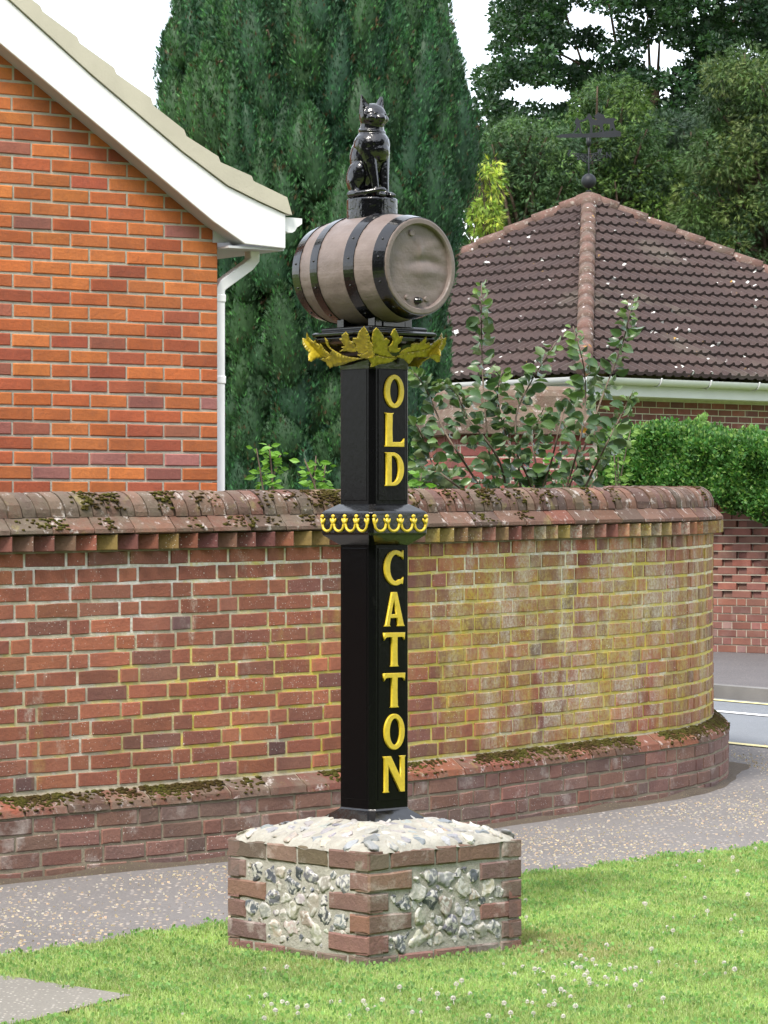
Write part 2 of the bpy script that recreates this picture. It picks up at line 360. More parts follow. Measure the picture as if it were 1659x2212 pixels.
# ------------------------------------------------------------------ ground levels
KN = [(-60, 0), (12, 0), (14, .052), (16.1, .09), (19, .14), (31, .27), (60, .4), (1200, .4)]
def zg(y):
    for (a, za), (b, zb) in zip(KN, KN[1:]):
        if y <= b: return lerp(za, zb, max(0, (y-a)/(b-a)))
    return KN[-1][1]
def drape(name, poly, dz, mat, kind='structure', parent=None, thick=0):
    bm = bmesh.new(); f = bm.faces.new([bm.verts.new((x, y, 0)) for x, y in poly])
    for yk, _ in KN[1:-1]:
        bmesh.ops.bisect_plane(bm, geom=bm.verts[:]+bm.edges[:]+bm.faces[:], plane_co=(0, yk, 0), plane_no=(0, 1, 0))
    if thick:
        r = bmesh.ops.extrude_face_region(bm, geom=bm.faces[:]); tv = [g for g in r['geom'] if isinstance(g, bmesh.types.BMVert)]
        for v in bm.verts: v.co.z = zg(v.co.y)+dz-thick
        for v in tv: v.co.z = zg(v.co.y)+dz
    else:
        for v in bm.verts: v.co.z = zg(v.co.y)+dz
    bmesh.ops.recalc_face_normals(bm, faces=bm.faces[:])
    if not thick:
        for fc in bm.faces:
            if fc.normal.z < 0: fc.normal_flip()
    me = bpy.data.meshes.new(name); bm.to_mesh(me); bm.free(); me.materials.append(mat)
    o = link(name, me, parent)
    if kind: o['kind'] = kind
    return o
drape('ground', [(-600, -60), (600, -60), (600, 1150), (-600, 1150)], -.03, MAT['soil'])
LAWN_EDGE = [(-6.0, 7.2), (-1.40, 11.84), (-.62, 12.65), (.597, 14.05), (1.795, 15.15), (4.2, 17.25)]
PATH = [(-1.66, 11.59), (-1.336, 11.27), (-.839, 10.78), (-1.125, 10.23), (-1.9, 8.8), (-4.0, 8.8), (-4.0, 9.2)]
RD = Vector((.55, -.835)); RN = Vector((.835, .55)); R0 = Vector((2.22, 21.0))
def rp(d, t): p = R0+RN*d+RD*t; return (p.x, p.y)
# pavement between the wall and the lawn, round the wall's end up to the road
drape('pavement', [(-8, 5.3), LAWN_EDGE[0], LAWN_EDGE[1], LAWN_EDGE[2], LAWN_EDGE[3], LAWN_EDGE[4], LAWN_EDGE[5], rp(0, 2.5), rp(0, -6), (-3, 20.5), (-8, 15)], -.012, MAT['pavement'])
lawn_poly = LAWN_EDGE+[(9, 17.25), (9, 6.0), (-4.8, 6.0)]
drape('lawn', lawn_poly, .0, MAT['soil'])
drape('path', PATH, .012, MAT['path'])
drape('road', [rp(0, 14), rp(2.95, 14), rp(2.95, -25), rp(0, -25)], -.018, MAT['road'])
drape('yellow_road_line', [rp(.02, 12), rp(.11, 12), rp(.11, -8), rp(.02, -8)], -.007, MAT['yellow_line'])
drape('yellow_road_line', [rp(2.72, 12), rp(2.81, 12), rp(2.81, -8), rp(2.72, -8)], -.012, MAT['yellow_line'])
drape('white_road_line', [rp(1.90, 12), rp(2.0, 12), rp(2.0, -8), rp(1.90, -8)], -.012, MAT['white_line'])
kb = drape('kerb', [rp(2.95, 14), rp(3.08, 14), rp(3.08, -25), rp(2.95, -25)], .085, MAT['kerb'], thick=.2)
drape('far_pavement', [rp(3.08, 14), rp(7.5, 14), rp(7.5, -25), rp(3.08, -25)], .075, m_asphalt('far pavement', (.13, .12, .122), ((.3, .25, .2), (.3, .28, .26)), .8, .7))

# ------------------------------------------------------------------ brickwork generator
def pal(cols, j=.10):
    c = random.choice(cols); k = 1+random.uniform(-j, j)*1.6
    return tuple(max(.005, x*k*(1+random.uniform(-j, j)*.5)) for x in c)
def brick(mb, P, u0, u1, z0, z1, out, col, seg=1, ch=.004, jit=.0015, tilt=.0, back=-.03, mi=0):
    j = lambda: random.uniform(-jit, jit)
    us = [lerp(u0, u1, i/seg) for i in range(seg+1)]; inner = [lerp(u0+ch, u1-ch, i/seg) for i in range(seg+1)]
    t = random.uniform(-tilt, tilt); V = []; UV = []
    def pt(u, z, d): V.append(P(u, z, d)); UV.append((u, z))
    jb = [j() for _ in range(seg+1)]; jt = [j() for _ in range(seg+1)]
    for i, u in enumerate(us): pt(u+(j() if i in (0, seg) else 0), z0+jb[i], back)
    for i, u in enumerate(us): pt(u, z1+jt[i], back)
    for i, u in enumerate(us): pt(u, z0+jb[i], out-ch)
    for i, u in enumerate(us): pt(u, z1+jt[i], out-ch)
    for i, u in enumerate(inner): pt(u, z0+ch+jb[i], out+t*(i/seg-.5))
    for i, u in enumerate(inner): pt(u, z1-ch+jt[i], out+t*(i/seg-.5))
    n = seg+1; a, b, c, d, e, f = 0, n, 2*n, 3*n, 4*n, 5*n; Fc = []
    for i in range(seg):
        Fc += [(e+i, e+i+1, f+i+1, f+i), (c+i, c+i+1, e+i+1, e+i), (f+i, f+i+1, d+i+1, d+i), (a+i, a+i+1, c+i+1, c+i), (d+i, d+i+1, b+i+1, b+i)]
    Fc += [(c, e, f, d), (e+seg, c+seg, d+seg, f+seg), (a, c, d, b), (c+seg, a+seg, b+seg, d+seg)]
    mb.add(V, Fc, col, UV, mi)
def sheet(mb, P, u0, u1, z0, z1, d, du=.15, mi=1):
    n = max(1, int((u1-u0)/du)); V = []; UV = []
    for i in range(n+1):
        u = lerp(u0, u1, i/n)
        for z in (z0, z1): V.append(P(u, z, d)); UV.append((u, z))
    mb.add(V, [(2*i, 2*i+2, 2*i+3, 2*i+1) for i in range(n)], (1, 1, 1), UV, mi)

# ------------------------------------------------------------------ boundary wall
ctrl = [(-4.6, 11.3), (-3.0, 12.78), (-1.66, 14.0), (-.90, 14.66), (-.22, 15.29), (.43, 16.05), (.90, 16.68), (1.34, 17.27), (1.66, 17.80), (1.86, 18.45), (1.93, 19.2), (1.90, 19.9), (1.76, 20.5), (1.5, 21.0)]
def catmull(P, n=24):
    P = [Vector(p) for p in P]; Q = [P[0]*2-P[1]]+P+[P[-1]*2-P[-2]]; out = []
    for i in range(1, len(Q)-2):
        for k in range(n):
            t = k/n; a, b, c, d = Q[i-1:i+3]
            out.append(.5*((2*b)+(c-a)*t+(2*a-5*b+4*c-d)*t*t+(3*b-a-3*c+d)*t**3))
    out.append(P[-1]); return out
WP = catmull(ctrl); WS = [0]
for a, b in zip(WP, WP[1:]): WS.append(WS[-1]+(b-a).length)
WS = np.array(WS); WX = np.array([p.x for p in WP]); WY = np.array([p.y for p in WP]); WL = WS[-1]
def wall_at(u):
    x = np.interp(u, WS, WX); y = np.interp(u, WS, WY); e = .06
    tx = np.interp(u+e, WS, WX)-np.interp(u-e, WS, WX); ty = np.interp(u+e, WS, WY)-np.interp(u-e, WS, WY)
    l = math.hypot(tx, ty); return x, y, tx/l, ty/l
U0 = float(WS[24*2])      # arc length where the photo's left edge meets the wall
KS = .013
def PW(u, z, d):
    x, y, tx, ty = wall_at(min(max(u, .001), WL-.001)); return Vector((x+ty*d, y-tx*d, z+KS*(u-U0)))
wall = empty('boundary_wall', (float(WX[60]), float(WY[60]), 0), 'curved red brick boundary wall with rounded coping and yellow lichen, behind the sign post', 'wall')
redw = [(.29, .108, .064), (.31, .114, .068), (.26, .096, .060), (.26, .106, .070), (.34, .122, .068), (.22, .100, .074), (.30, .110, .065), (.37, .135, .075)]
ZT = 1.45; CH = .075
mb = MB()
for r in range(14):
    z1 = ZT-r*CH-.001; z0 = z1-CH+.0145
    u = -.03-(.285 if r % 2 else 0); k = 0
    while u < WL:
        curv = u > U0+3.6
        pat = [.215, .215, .102] if not curv else [.215, .102]
        if u > U0+5.0: pat = [.215, .102, .102]
        ln = pat[k % len(pat)]-.003+random.uniform(-.004, .003); k += 1
        a, b = max(u, 0), min(u+ln, WL)
        if b-a > .03:
            col = pal(redw)
            if random.random() < .05 and ln < .15: col = pal([(.15, .085, .085), (.13, .07, .065)])
            brick(mb, PW, a, b, z0, z1, .0025+random.uniform(-.0015, .003), col, 2 if ln > .15 else 1, .003, .0028, .003)
        u += ln+.0138
sheet(mb, PW, 0, WL, ZT-14*CH-.02, ZT+.08, -.0015)
mb.build('brick_face', [MAT['brick_wall'], MAT['mortar_wall']], wall)
# back face of the wall (garden side)
mb = MB(); PB = lambda u, z, d: PW(u, z, -.30-d)
sheet(mb, lambda u, z, d: PW(u, z, -.30), 0, WL, 0.0, 1.62, 0, .15, 0)
mb.build('rear_face', [MAT['mortar_low']], wall)
# footing: sloped plinth bricks and three projecting courses
mb = MB(); zl = ZT-14*CH; u = 0
while u < WL:
    ln = .215+random.uniform(-.005, .005); b = min(u+ln, WL); col = pal([(.20, .075, .05), (.15, .07, .05), (.17, .065, .045), (.26, .09, .05), (.12, .065, .048)], .15)
    V = []; UV = []
    for i in range(3):
        uu = lerp(u, b, i/2)
        for z, d in ((zl-.012, -.01), (zl-.008, .012), (zl-.055, .088), (zl-.085, .098), (zl-.085, .02)): V.append(PW(uu, z+random.uniform(-.002, .002), d)); UV.append((uu, z))
    Fc = [(i*5+k, (i+1)*5+k, (i+1)*5+k+1, i*5+k+1) for i in range(2) for k in range(4)]+[(0, 1, 2, 3, 4), (14, 13, 12, 11, 10)]
    mb.add(V, Fc, col, UV, 0); u += ln+.010
V = []; UV = []; n = 60
for i in range(n+1):
    uu = WL*i/n
    for z, d in ((zl+.0, -.002), (zl-.058, .080), (zl-.092, .090)): V.append(PW(uu, z, d)); UV.append((uu, z))
mb.add(V, [(i*3+k, i*3+3+k, i*3+4+k, i*3+1+k) for i in range(n) for k in range(2)], (1, 1, 1), UV, 1)
mb.build('sloped_course', [MAT['coping'], MAT['mortar_low']], wall)
mb = MB(); lowc = [(.200, .118, .092), (.215, .118, .090), (.170, .110, .092), (.23, .122, .090)]
for r in range(5):
    z1 = zl-.096-r*CH; z0 = z1-CH+.011; u = -random.uniform(0, .2); k = r
    while u < WL:
        ln = [.215, .102, .215][k % 3]+random.uniform(-.004, .004); k += 1; a, b = max(u, 0), min(u+ln, WL)
        if b-a > .03: brick(mb, PW, a, b, z0, z1, .092+random.uniform(-.002, .003), pal(lowc), 2, .005, .003, .004)
        u += ln+.0105
sheet(mb, PW, 0, WL, -.2, zl-.09, .088)
mb.build('footing', [MAT['brick_low'], MAT['mortar_low']], wall)
# dirt bank along the foot
UEND = float(WS[int(np.argmax(WX))]); mb = MB(); n = 260; V = []
for i in range(n+1):
    uu = WL*i/n; j = .02*mnoise.noise((uu*4, 0, 1))+.15*math.exp(-((uu-UEND)/.35)**2)*(1+.4*mnoise.noise((uu*6, 2, 1))); hh = .022+.03*mnoise.noise((uu*2.3, 3, 1))
    for d, hz in ((.09, max(.012, hh)), (.115+j*.3, max(.008, hh*.55)), (.135+j, -.004)):
        p = PW(uu, 0, d); V.append(Vector((p.x, p.y, zg(p.y)-.012+hz)))
mb.add(V, [(i*3+k, i*3+3+k, i*3+4+k, i*3+1+k) for i in range(n) for k in range(2)], smooth=True)
tag(mb.build('dirt_bank', MAT['dirt']), kind='stuff', label='dark dirt gathered along the foot of the boundary wall', cat='dirt')
# dentil course
mb = MB(); u = 0.0; z0 = ZT+.004; z1 = ZT+.074
dc = [(.20, .08, .06), (.17, .065, .055), (.24, .085, .055), (.22, .15, .05), (.16, .09, .06), (.26, .09, .06)]
while u < WL-.1:
    x, y, tx, ty = wall_at(u+.05); c = PW(u+.051, (z0+z1)/2, -.002)
    T = Vector((tx, ty, 0)); N = Vector((ty, -tx, 0)); a = R(33+random.uniform(-3, 3)); T2 = T*math.cos(a)+N*math.sin(a); N2 = N*math.cos(a)-T*math.sin(a)
    V = []; UV = []; w_, h_, e = .056, .0340, .003
    for s in ((-.09, 0), (.036, 0), (.0395, e)):
        for (sx, sz) in ((-1, -1), (1, -1), (1, 1), (-1, 1)):
            q = c+T2*(sx*(w_-s[1]))+N2*s[0]+Vector((0, 0, sz*(h_-s[1])+random.uniform(-.001, .001))); V.append(q); UV.append((u, z0))
    mb.add(V, [(i*4+k, i*4+(k+1) % 4, i*4+4+(k+1) % 4, i*4+4+k) for i in range(2) for k in range(4)]+[(8, 9, 10, 11)], pal(dc, .12), UV)
    u += .1125
sheet(mb, PW, 0, WL, ZT-.004, ZT+.082, .003)
mb.build('dentil_course', [MAT['brick_wall'], MAT['mortar_low']], wall)
# sloped course under the coping, with a small lip
mb = MB(); zc = ZT+.078; u = 0; cc = [(.15, .085, .062), (.13, .08, .062), (.17, .082, .056), (.20, .082, .052)]
def section_run(mb, sec, u, b, col, seg, jit=.0015, skew=0):
    V = []; UV = []; n = len(sec); jj = [(random.uniform(-jit, jit), random.uniform(-jit, jit)) for _ in sec]
    for i in range(seg+1):
        uu = lerp(u, b, i/seg)
        for (d, z), (ja, jb_) in zip(sec, jj): V.append(PW(uu+skew*(z-zc), z+ja, d+jb_)); UV.append((uu, z))
    mb.add(V, [(i*n+k, (i+1)*n+k, (i+1)*n+(k+1) % n, i*n+(k+1) % n) for i in range(seg) for k in range(n)]+[tuple(range(n)), tuple(seg*n+k for k in range(n))[::-1]], col, UV, 0, False)
while u < WL:
    ln = .215+random.uniform(-.008, .008); b = min(u+ln, WL); q = random.uniform(-.004, .004)
    section_run(mb, [(-.33, zc), (.052+q, zc), (.058+q, zc+.004), (.056+q, zc+.020), (.03+q*.6, zc+.045), (.004, zc+.074), (-.33, zc+.074)], u, b, pal(cc, .12), 2, .002)
    u += ln+.008
section_run(mb, [(-.32, zc+.002), (.045, zc+.002), (.049, zc+.018), (-.002, zc+.071), (-.32, zc+.071)], 0, WL, (.18, .15, .12), 90, 0)
mb.build('sloped_coping_course', MAT['coping'], wall)
# rounded coping bricks
mb = MB(); zk = zc+.075; u = 0
rc = [(.155, .09, .068), (.14, .082, .064), (.18, .092, .066), (.125, .085, .068), (.17, .11, .08)]
def csec(g=0, o=0):
    s = []
    for i in range(9):
        a = math.pi/2*i/8; s.append((-.085+(.09-g+o)*math.cos(a), zk+.018+(.092-g+o)*math.sin(a)))
    s = [(-.085+.09-g+o, zk)]+s
    return s+[(-.165-(x+.085) if x > -.085 else -.165, z) for x, z in reversed(s)]
while u < WL-.02:
    b = min(u+.066+random.uniform(-.003, .003), WL); section_run(mb, csec(0, random.uniform(-.002, .005)), u, b, pal(rc, .14), 1, .0015, -.22)
    u = b+.009
section_run(mb, csec(.007), 0, WL, (.20, .175, .145), 110, 0)
o = mb.build('coping', MAT['coping'], wall)
# moss cushions and lichens on coping and ledge
pos = []; scl = []
def moss_at(u, z, d, s): pos.append(PW(u, z, d)); scl.append(s)
for cl in range(62):
    uc = U0+random.uniform(.1, 3.4) if random.random() < .85 else random.uniform(.2, WL); zz = random.choice([0, 0, 1])
    for k in range(random.randint(6, 26)):
        uu = uc+random.gauss(0, .03); s = random.uniform(.0035, .009)
        if zz == 0:
            a = random.uniform(.15, 1.25) if k % 3 else random.uniform(.5, 1.4); moss_at(uu, zk+.018+.095*math.sin(a), -.085+.093*math.cos(a), s)
        else:
            t = random.uniform(0, 1); moss_at(uu, lerp(zc+.022, zc+.070, t), lerp(.056, .006, t), s)
for cl in range(620):
    uc = random.uniform(.1, WL); dens = mnoise.noise((uc*1.7, 5, 2))
    if dens < -.20: continue
    for k in range(random.randint(5, 22)):
        t = abs(random.gauss(0, .6)); s = random.uniform(.004, .010)*(1.2-.4*min(1, t)); uu = uc+random.gauss(0, .04)
        if t < 1.15: moss_at(uu, lerp(zl-.006, zl-.058, min(t, 1.1)), lerp(.010, .085, min(t, 1.1)), s)
pos = np.array([tuple(p) for p in pos]); n = len(pos); sc = np.array(scl)[:, None]*np.array([1.5, 1.5, .75])*rng.uniform(.7, 1.3, (n, 3))
scatter('moss', ICO1[0], ICO1[1], pos, np.repeat(np.eye(3)[None], n, 0), sc, np.ones((n, 3)), MAT['moss'], wall, True)

# ------------------------------------------------------------------ gate pier behind the wall
pier = empty('gate_pier', (.8, 21.2, .16), 'broad brick gate pier with stepped rounded cap, behind the apple shoots', 'gate pier')
def PP(face, ang=R(14), c=Vector((.83, 21.45, 0)), h=.46):
    nx = Vector((math.sin(ang), -math.cos(ang), 0)); ex = Vector((math.cos(ang), math.sin(ang), 0))
    for _ in range(face): nx, ex = -ex, nx
    return lambda u, z, d: c+nx*(h+d)+ex*(u-h)+Vector((0, 0, z))
mb = MB()
for fc in range(4):
    P = PP(fc)
    for r in range(25):
        z1 = 2.155-r*.075; u = 0; k = r
        pat = [.102, .215] if r % 2 else [.215, .102]
        while u < .90:
            ln = min(pat[k % 2], .92-u); k += 1
            if ln > .03: brick(mb, P, u, u+ln, z1-.064, z1, .004, pal([(.26, .085, .07), (.30, .10, .08), (.22, .08, .07)]), 1, .004, .002)
            u += ln+.0105
    sheet(mb, P, 0, .92, .1, 2.16, .0, .5)
mb.build('brick_shaft', [MAT['brick_plinth'], MAT['mortar_house']], pier)
def rsq(h, z, ang=R(14), c=Vector((.83, 21.45, 0)), ch=.02):
    nx = Vector((math.sin(ang), -math.cos(ang), 0)); ex = Vector((math.cos(ang), math.sin(ang), 0)); out = []
    for a, b in ((-1, -1), (1, -1), (1, 1), (-1, 1)):
        for q in ((h, h-ch) if a*b > 0 else (h-ch, h)): out.append(c+ex*(a*q)-nx*(b*(2*h-ch-q))+Vector((0, 0, z)))
    return out
mb = MB(); loft(mb, [rsq(.515, 2.16), rsq(.52, 2.245), rsq(.50, 2.25), rsq(.44, 2.33), rsq(.43, 2.335)], True, (.13, .085, .065))
for i in range(6): pass
mb.build('cap_course', MAT['coping'], pier)
mb = MB(); loft(mb, [rsq(.425, 2.335), rsq(.425, 2.41), rsq(.405, 2.45, ch=.05), rsq(.36, 2.475, ch=.08), rsq(.2, 2.485, ch=.08)], True, (.16, .105, .08)); mb.build('rounded_cap', MAT['coping'], pier)

# ------------------------------------------------------------------ house gable on the left
HC = Vector((-.891, 17.30, 0)); HE = Vector((.819, .574, 0)).normalized(); HN = Vector((HE.y, -HE.x, 0)); HB = -HN
house = empty('brick_house', (HC.x, HC.y, .12), 'orange brick gable end of a bungalow with white bargeboard, left of the sign', 'house')
PH = lambda u, z, d: HC+HE*u+HN*d+Vector((0, 0, z))
def verge_z(u):      # height of the gable wall under the verge (u<=0 going left)
    return 3.24+(-u)*.66
mb = MB(); hcol = [(.50, .145, .042), (.45, .125, .042), (.40, .105, .045), (.54, .175, .05), (.36, .095, .048), (.50, .155, .045), (.46, .135, .045), (.48, .15, .05)]
hcol2 = [(.34, .13, .105), (.31, .115, .09), (.35, .12, .075), (.36, .15, .125)]
for r in range(64):
    z0 = .30+r*.0755; z1 = z0+.0635; u = -.0 if r % 2 else -.0; first = True
    while u > -3.4:
        ln = (.102 if (r % 2) else .215) if first else .215; first = False
        ln += random.uniform(-.003, .003); a, b = u-ln, u
        if z1 < verge_z(b)+.10:
            band = 2.05 > z0 > 1.75 and random.random() < .3
            c = pal(hcol2 if (band or random.random() < .035) else hcol, .10)
            brick(mb, PH, a, b, z0, z1, .005+random.uniform(-.0015, .002), c, 1, .005, .0018, .002)
        u -= ln+.0105
V = [PH(-3.4, .1, 0), PH(0, .1, 0), PH(0, verge_z(0), 0), PH(-3.4, verge_z(-3.4), 0)]
mb.add(V, [(0, 1, 2, 3)], (1, 1, 1), [(0, 0)]*4, 1)
V = [PH(-.002, .1, -.002), PH(-.002, .1, -7), PH(-.002, 3.2, -7), PH(-.002, 3.2, -.002)]
mb.add(V, [(0, 1, 2, 3)], (1, 1, 1), [(0, 0)]*4, 1)
PS = lambda u, z, d: HC+HB*u+HE*d+Vector((0, 0, z))
for r in range(37):
    z0 = .30+r*.0755; u = 0; first = True
    while u < 6:
        ln = (.215 if (r % 2) else .102) if first else .215; first = False
        brick(mb, PS, u, u+ln, z0, z0+.0655, .004, pal(hcol, .1), 1, .005, .0015); u += ln+.0105
mb.build('wall', [MAT['brick_house'], MAT['mortar_house']], house)
# bargeboard polygon traced on its own plane 12 cm in front of the wall
bp0 = HC+HN*.12
Q = lambda x, y, off=0: px_plane(x, y, bp0+HN*off, HN)
def ext(a, b, t): return a+(b-a)*t
pts = [Q(530, 527), Q(617, 537), Q(617, 463), Q(560, 437), Q(490, 402), Q(392, 328), Q(196, 162), Q(29, 10)]
lo = [Q(461, 478), Q(0, 93)]
pts.append(ext(pts[-2], pts[-1], 9)); pts.append(ext(lo[0], lo[1], 4.2)); pts += [lo[1], lo[0]]
mb = MB(); extrude_poly(mb, pts, HB*.02); o = bevel(mb.build('bargeboard', MAT['upvc'], house), .004)
# bottom trim strip and soffit behind the bargeboard
mb = MB(); a0, a1 = lo[0]+HB*.02, ext(lo[0], lo[1], 4.2)+HB*.02; dn = Vector((0, 0, 1))
sof = [Q(530, 527), Q(461, 478), Q(0, 93), ext(lo[0], lo[1], 4.2)]
for p, q in zip(sof, sof[1:]):
    mb.add([p+HB*.018, q+HB*.018, q+HB*.125, p+HB*.125], [(0, 1, 2, 3)])
    mb.add([p+HB*.018+dn*.012, q+HB*.018+dn*.012, q+HB*.125+dn*.012, p+HB*.125+dn*.012], [(3, 2, 1, 0)])
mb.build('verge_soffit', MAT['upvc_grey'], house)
# boxed eaves: end plate, soffit, fascia running back
mb = MB(); zb = Q(617, 537).z; zs = Q(530, 527).z; tE = .36
e0 = px_plane(461, 478, HC+HN*.012, HN); e1 = px_plane(461, 524, HC+HN*.012, HN); e2 = px_plane(530, 524, HC+HN*.012, HN)
extrude_poly(mb, [e0, e1, e2], HB*.01)
def PE(t, z, b): return HC+HE*t+HB*b+Vector((0, 0, z))
zsf = zb-.005
add_box(mb, PE(tE/2+.005, zsf, 2.95), HE, HB, (0, 0, 1), tE/2-.004, 3.05, .006)
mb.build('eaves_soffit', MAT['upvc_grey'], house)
mb = MB(); add_box(mb, PE(tE+.0, (zb+Q(617, 463).z)/2, 2.95), HE, HB, (0, 0, 1), .009, 3.04, (Q(617, 463).z-zb)/2); mb.build('fascia', MAT['upvc'], house)
# gutter: ogee section run along the eaves
mb = MB(); g0 = PE(tE+.01, Q(617, 468).z, -.10); S = [(0, 0), (0, -.075), (.02, -.082), (.045, -.082), (.062, -.072), (.075, -.052), (.095, -.04), (.108, -.03), (.108, -.002), (.103, -.002), (.10, -.028), (.07, -.045), (.055, -.068), (.04, -.075), (.01, -.07), (.005, 0)]
ring = [g0+HE*a+Vector((0, 0, b)) for a, b in S]; n = len(S)
mb.add(ring+[p+HB*6 for p in ring], [(i, (i+1) % n, (i+1) % n+n, i+n) for i in range(n)])
cap = [g0+HE*a+Vector((0, 0, b)) for a, b in S[:9]]; extrude_poly(mb, cap, HB*.004)
mb.build('gutter', MAT['upvc'], house)
# downpipe with swan neck
mb = MB(); pb = .06; dpx = .040
top = PE(tE-.10, zb-.01, pb); kn = PE(dpx, zb-.21, pb)
def rect_run(mb, pts, hw, hd, E, B):
    rings = []
    for i, p in enumerate(pts):
        d = (pts[min(i+1, len(pts)-1)]-pts[max(i-1, 0)]).normalized(); s = d.cross(B).normalized()
        rings.append([p+s*(hw*x)+B*(hd*y) for x, y in ((-1, -1), (1, -1), (1, 1), (-1, 1))])
    loft(mb, rings)
rect_run(mb, [top+Vector((0, 0, .02)), top-Vector((0, 0, .045)), top-Vector((0, 0, .075))-HE*.03, kn+HE*.02+Vector((0, 0, .012)), kn-Vector((0, 0, .02)), PE(dpx, .2, pb)], .030, .032, HE, HB)
for zz in (zb-.27, 2.35, 1.2): add_box(mb, PE(dpx, zz, pb), HE, HB, (0, 0, 1), .034, .036, .022)
bevel(mb.build('downpipe', MAT['upvc'], house), .006)
# roof: stepped tile section extruded back, pale mortar verge in front
tl = [(1282, 948), (1260, 870), (1112, 798), (1104, 776), (966, 715), (957, 690), (816, 600), (806, 572), (671, 466), (660, 432), (508, 325), (499, 300), (346, 190), (336, 164), (184, 52), (172, 26)]
k = 2.0394
up = [Q(x/k, (y)/k) for x, y in tl]
stepv = up[12]-up[8]
last = up[14:16]
for i in range(1, 12): up += [last[0]+(up[14]-up[12])*i, last[1]+(up[14]-up[12])*i]
low = [pts[2], pts[3], pts[4], pts[5], pts[6], pts[7], pts[8]]
poly = up+[p+Vector((0, 0, .004)) for p in reversed(low)]
def tri_extrude(mb, poly, off, back, col=(1, 1, 1), mi=0):
    bm = bmesh.new(); vs = [bm.verts.new(p+off) for p in poly]; bm.faces.new(vs); bm.normal_update(); bmesh.ops.triangulate(bm, faces=bm.faces[:])
    vi = {v: i for i, v in enumerate(vs)}; n = len(poly); tri = [tuple(vi[v] for v in f.verts) for f in bm.faces]; bm.free()
    V = [p+off for p in poly]+[p+off+back for p in poly]
    mb.add(V, tri+[tuple(n+i for i in t)[::-1] for t in tri]+[(i, (i+1) % n, (i+1) % n+n, i+n) for i in range(n)], col, None, mi)
mb = MB(); tri_extrude(mb, poly, HN*.012, HB*.05); mb.build('verge', MAT['undercloak'], house)
mb = MB(); tri_extrude(mb, [p+Vector((0, 0, .004))*(1 if i < len(up) else 0)+HE*(.002 if i < len(up) else 0) for i, p in enumerate(poly)], HB*.039, HB*6); mb.build('roof', MAT['tile_house'], house)

# ------------------------------------------------------------------ garage with hipped roof
AL = R(40); ga = 4.1; GR = Vector((math.cos(AL), math.sin(AL), 0)); GL = Vector((-math.sin(AL), math.cos(AL), 0))
GC = px(1262, 806, 36.0); zE = GC.z; GC0 = Vector((GC.x, GC.y, 0))
apx = GC0+(GR+GL)*ga; t_ = px(1272, 432, apx.y); apx = Vector((t_.x, apx.y, t_.z))
garage = empty('hipped_garage', (GC.x, GC.y, .3), 'brown hip-roofed brick outbuilding with white gutter and a weathervane on top, behind the hedge', 'garage')
CR = [GC0, GC0+GR*2*ga, GC0+(GR+GL)*2*ga, GC0+GL*2*ga]
mb = MB(); gauge = .27; roll = .15
for f in range(4):
    A = CR[f].copy(); B = CR[(f+1) % 4].copy(); A.z = B.z = zE; mid = (A+B)/2; E = (B-A).normalized(); L = (B-A).length
    S = (apx-mid); sl = S.length; Sd = S/sl; N = E.cross(Sd).normalized()
    if N.z < 0: N = -N
    rows = int(sl/gauge)
    shift = (apx-mid).dot(E)
    for r in range(rows+1):
        s0 = r*gauge; s1 = min(s0+gauge+.04, sl); t0 = s0/sl
        ua = (L*.5+shift)*t0; ub = L-(L*.5-shift)*t0; nu = int((ub-ua)/(roll/6)); V = []; UV = []
        if nu < 3: continue
        for i in range(nu+1):
            u = ua+(ub-ua)*i/nu; ph = ((u/roll + .5*(r % 2)*0) % 1); wv = .036*max(0, math.sin(ph*2*math.pi))**.7 if ph < .5 else 0
            wob = .004*mnoise.noise((u*2, r*1.3, f)); t1 = s1/sl
            base = A+E*u; t1_ = s1/sl; ut = min(max(u, (L*.5+shift)*t1_), L-(L*.5-shift)*t1_)
            V.append(base+Sd*s0+N*(.050+wv+wob)); V.append(base+Sd*s0+N*(.002+wv*.6)); V.append(A+E*ut+Sd*s1+N*(wv*.9+wob))
            UV += [(u, s0)]*3
        Fc = [(i*3, i*3+3, i*3+5, i*3+2) for i in range(nu)]+[(i*3+1, i*3+4, i*3+3, i*3) for i in range(nu)]
        mb.add(V, Fc, (1, 1, 1), UV, 0, False)
rf = mb.build('tiled_roof', MAT['roof'], garage)
mb = MB()
for f in range(4):
    A = CR[f].copy(); A.z = zE+.02; n = 16
    for i in range(n):
        a = A.lerp(apx, i/n); b = A.lerp(apx, (i+1.08)/n); tube(mb, [a+Vector((0, 0, .03)), b+Vector((0, 0, .0))], [.100, .097], 14)
tube(mb, [apx+Vector((0, 0, -.12)), apx+Vector((0, 0, .06)), apx+Vector((0, 0, .10))], [.25, .16, .05], 14)
mb.build('hip_ridge', MAT['hip'], garage)
mb = MB()
for f in (0, 3):
    A = CR[f]; B = CR[(f+1) % 4]; E = (B-A).normalized(); N = Vector((E.y, -E.x, 0)); A2 = A-N*.12; 
    add_box(mb, (A+B)/2-N*.06+Vector((0, 0, zE-.14)), E, N, (0, 0, 1), ga+ .0, .011, .095)
    add_box(mb, (A+B)/2-N*.24+Vector((0, 0, zE-.235)), E, N, (0, 0, 1), ga, .17, .006)
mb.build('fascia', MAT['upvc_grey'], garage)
mb = MB()
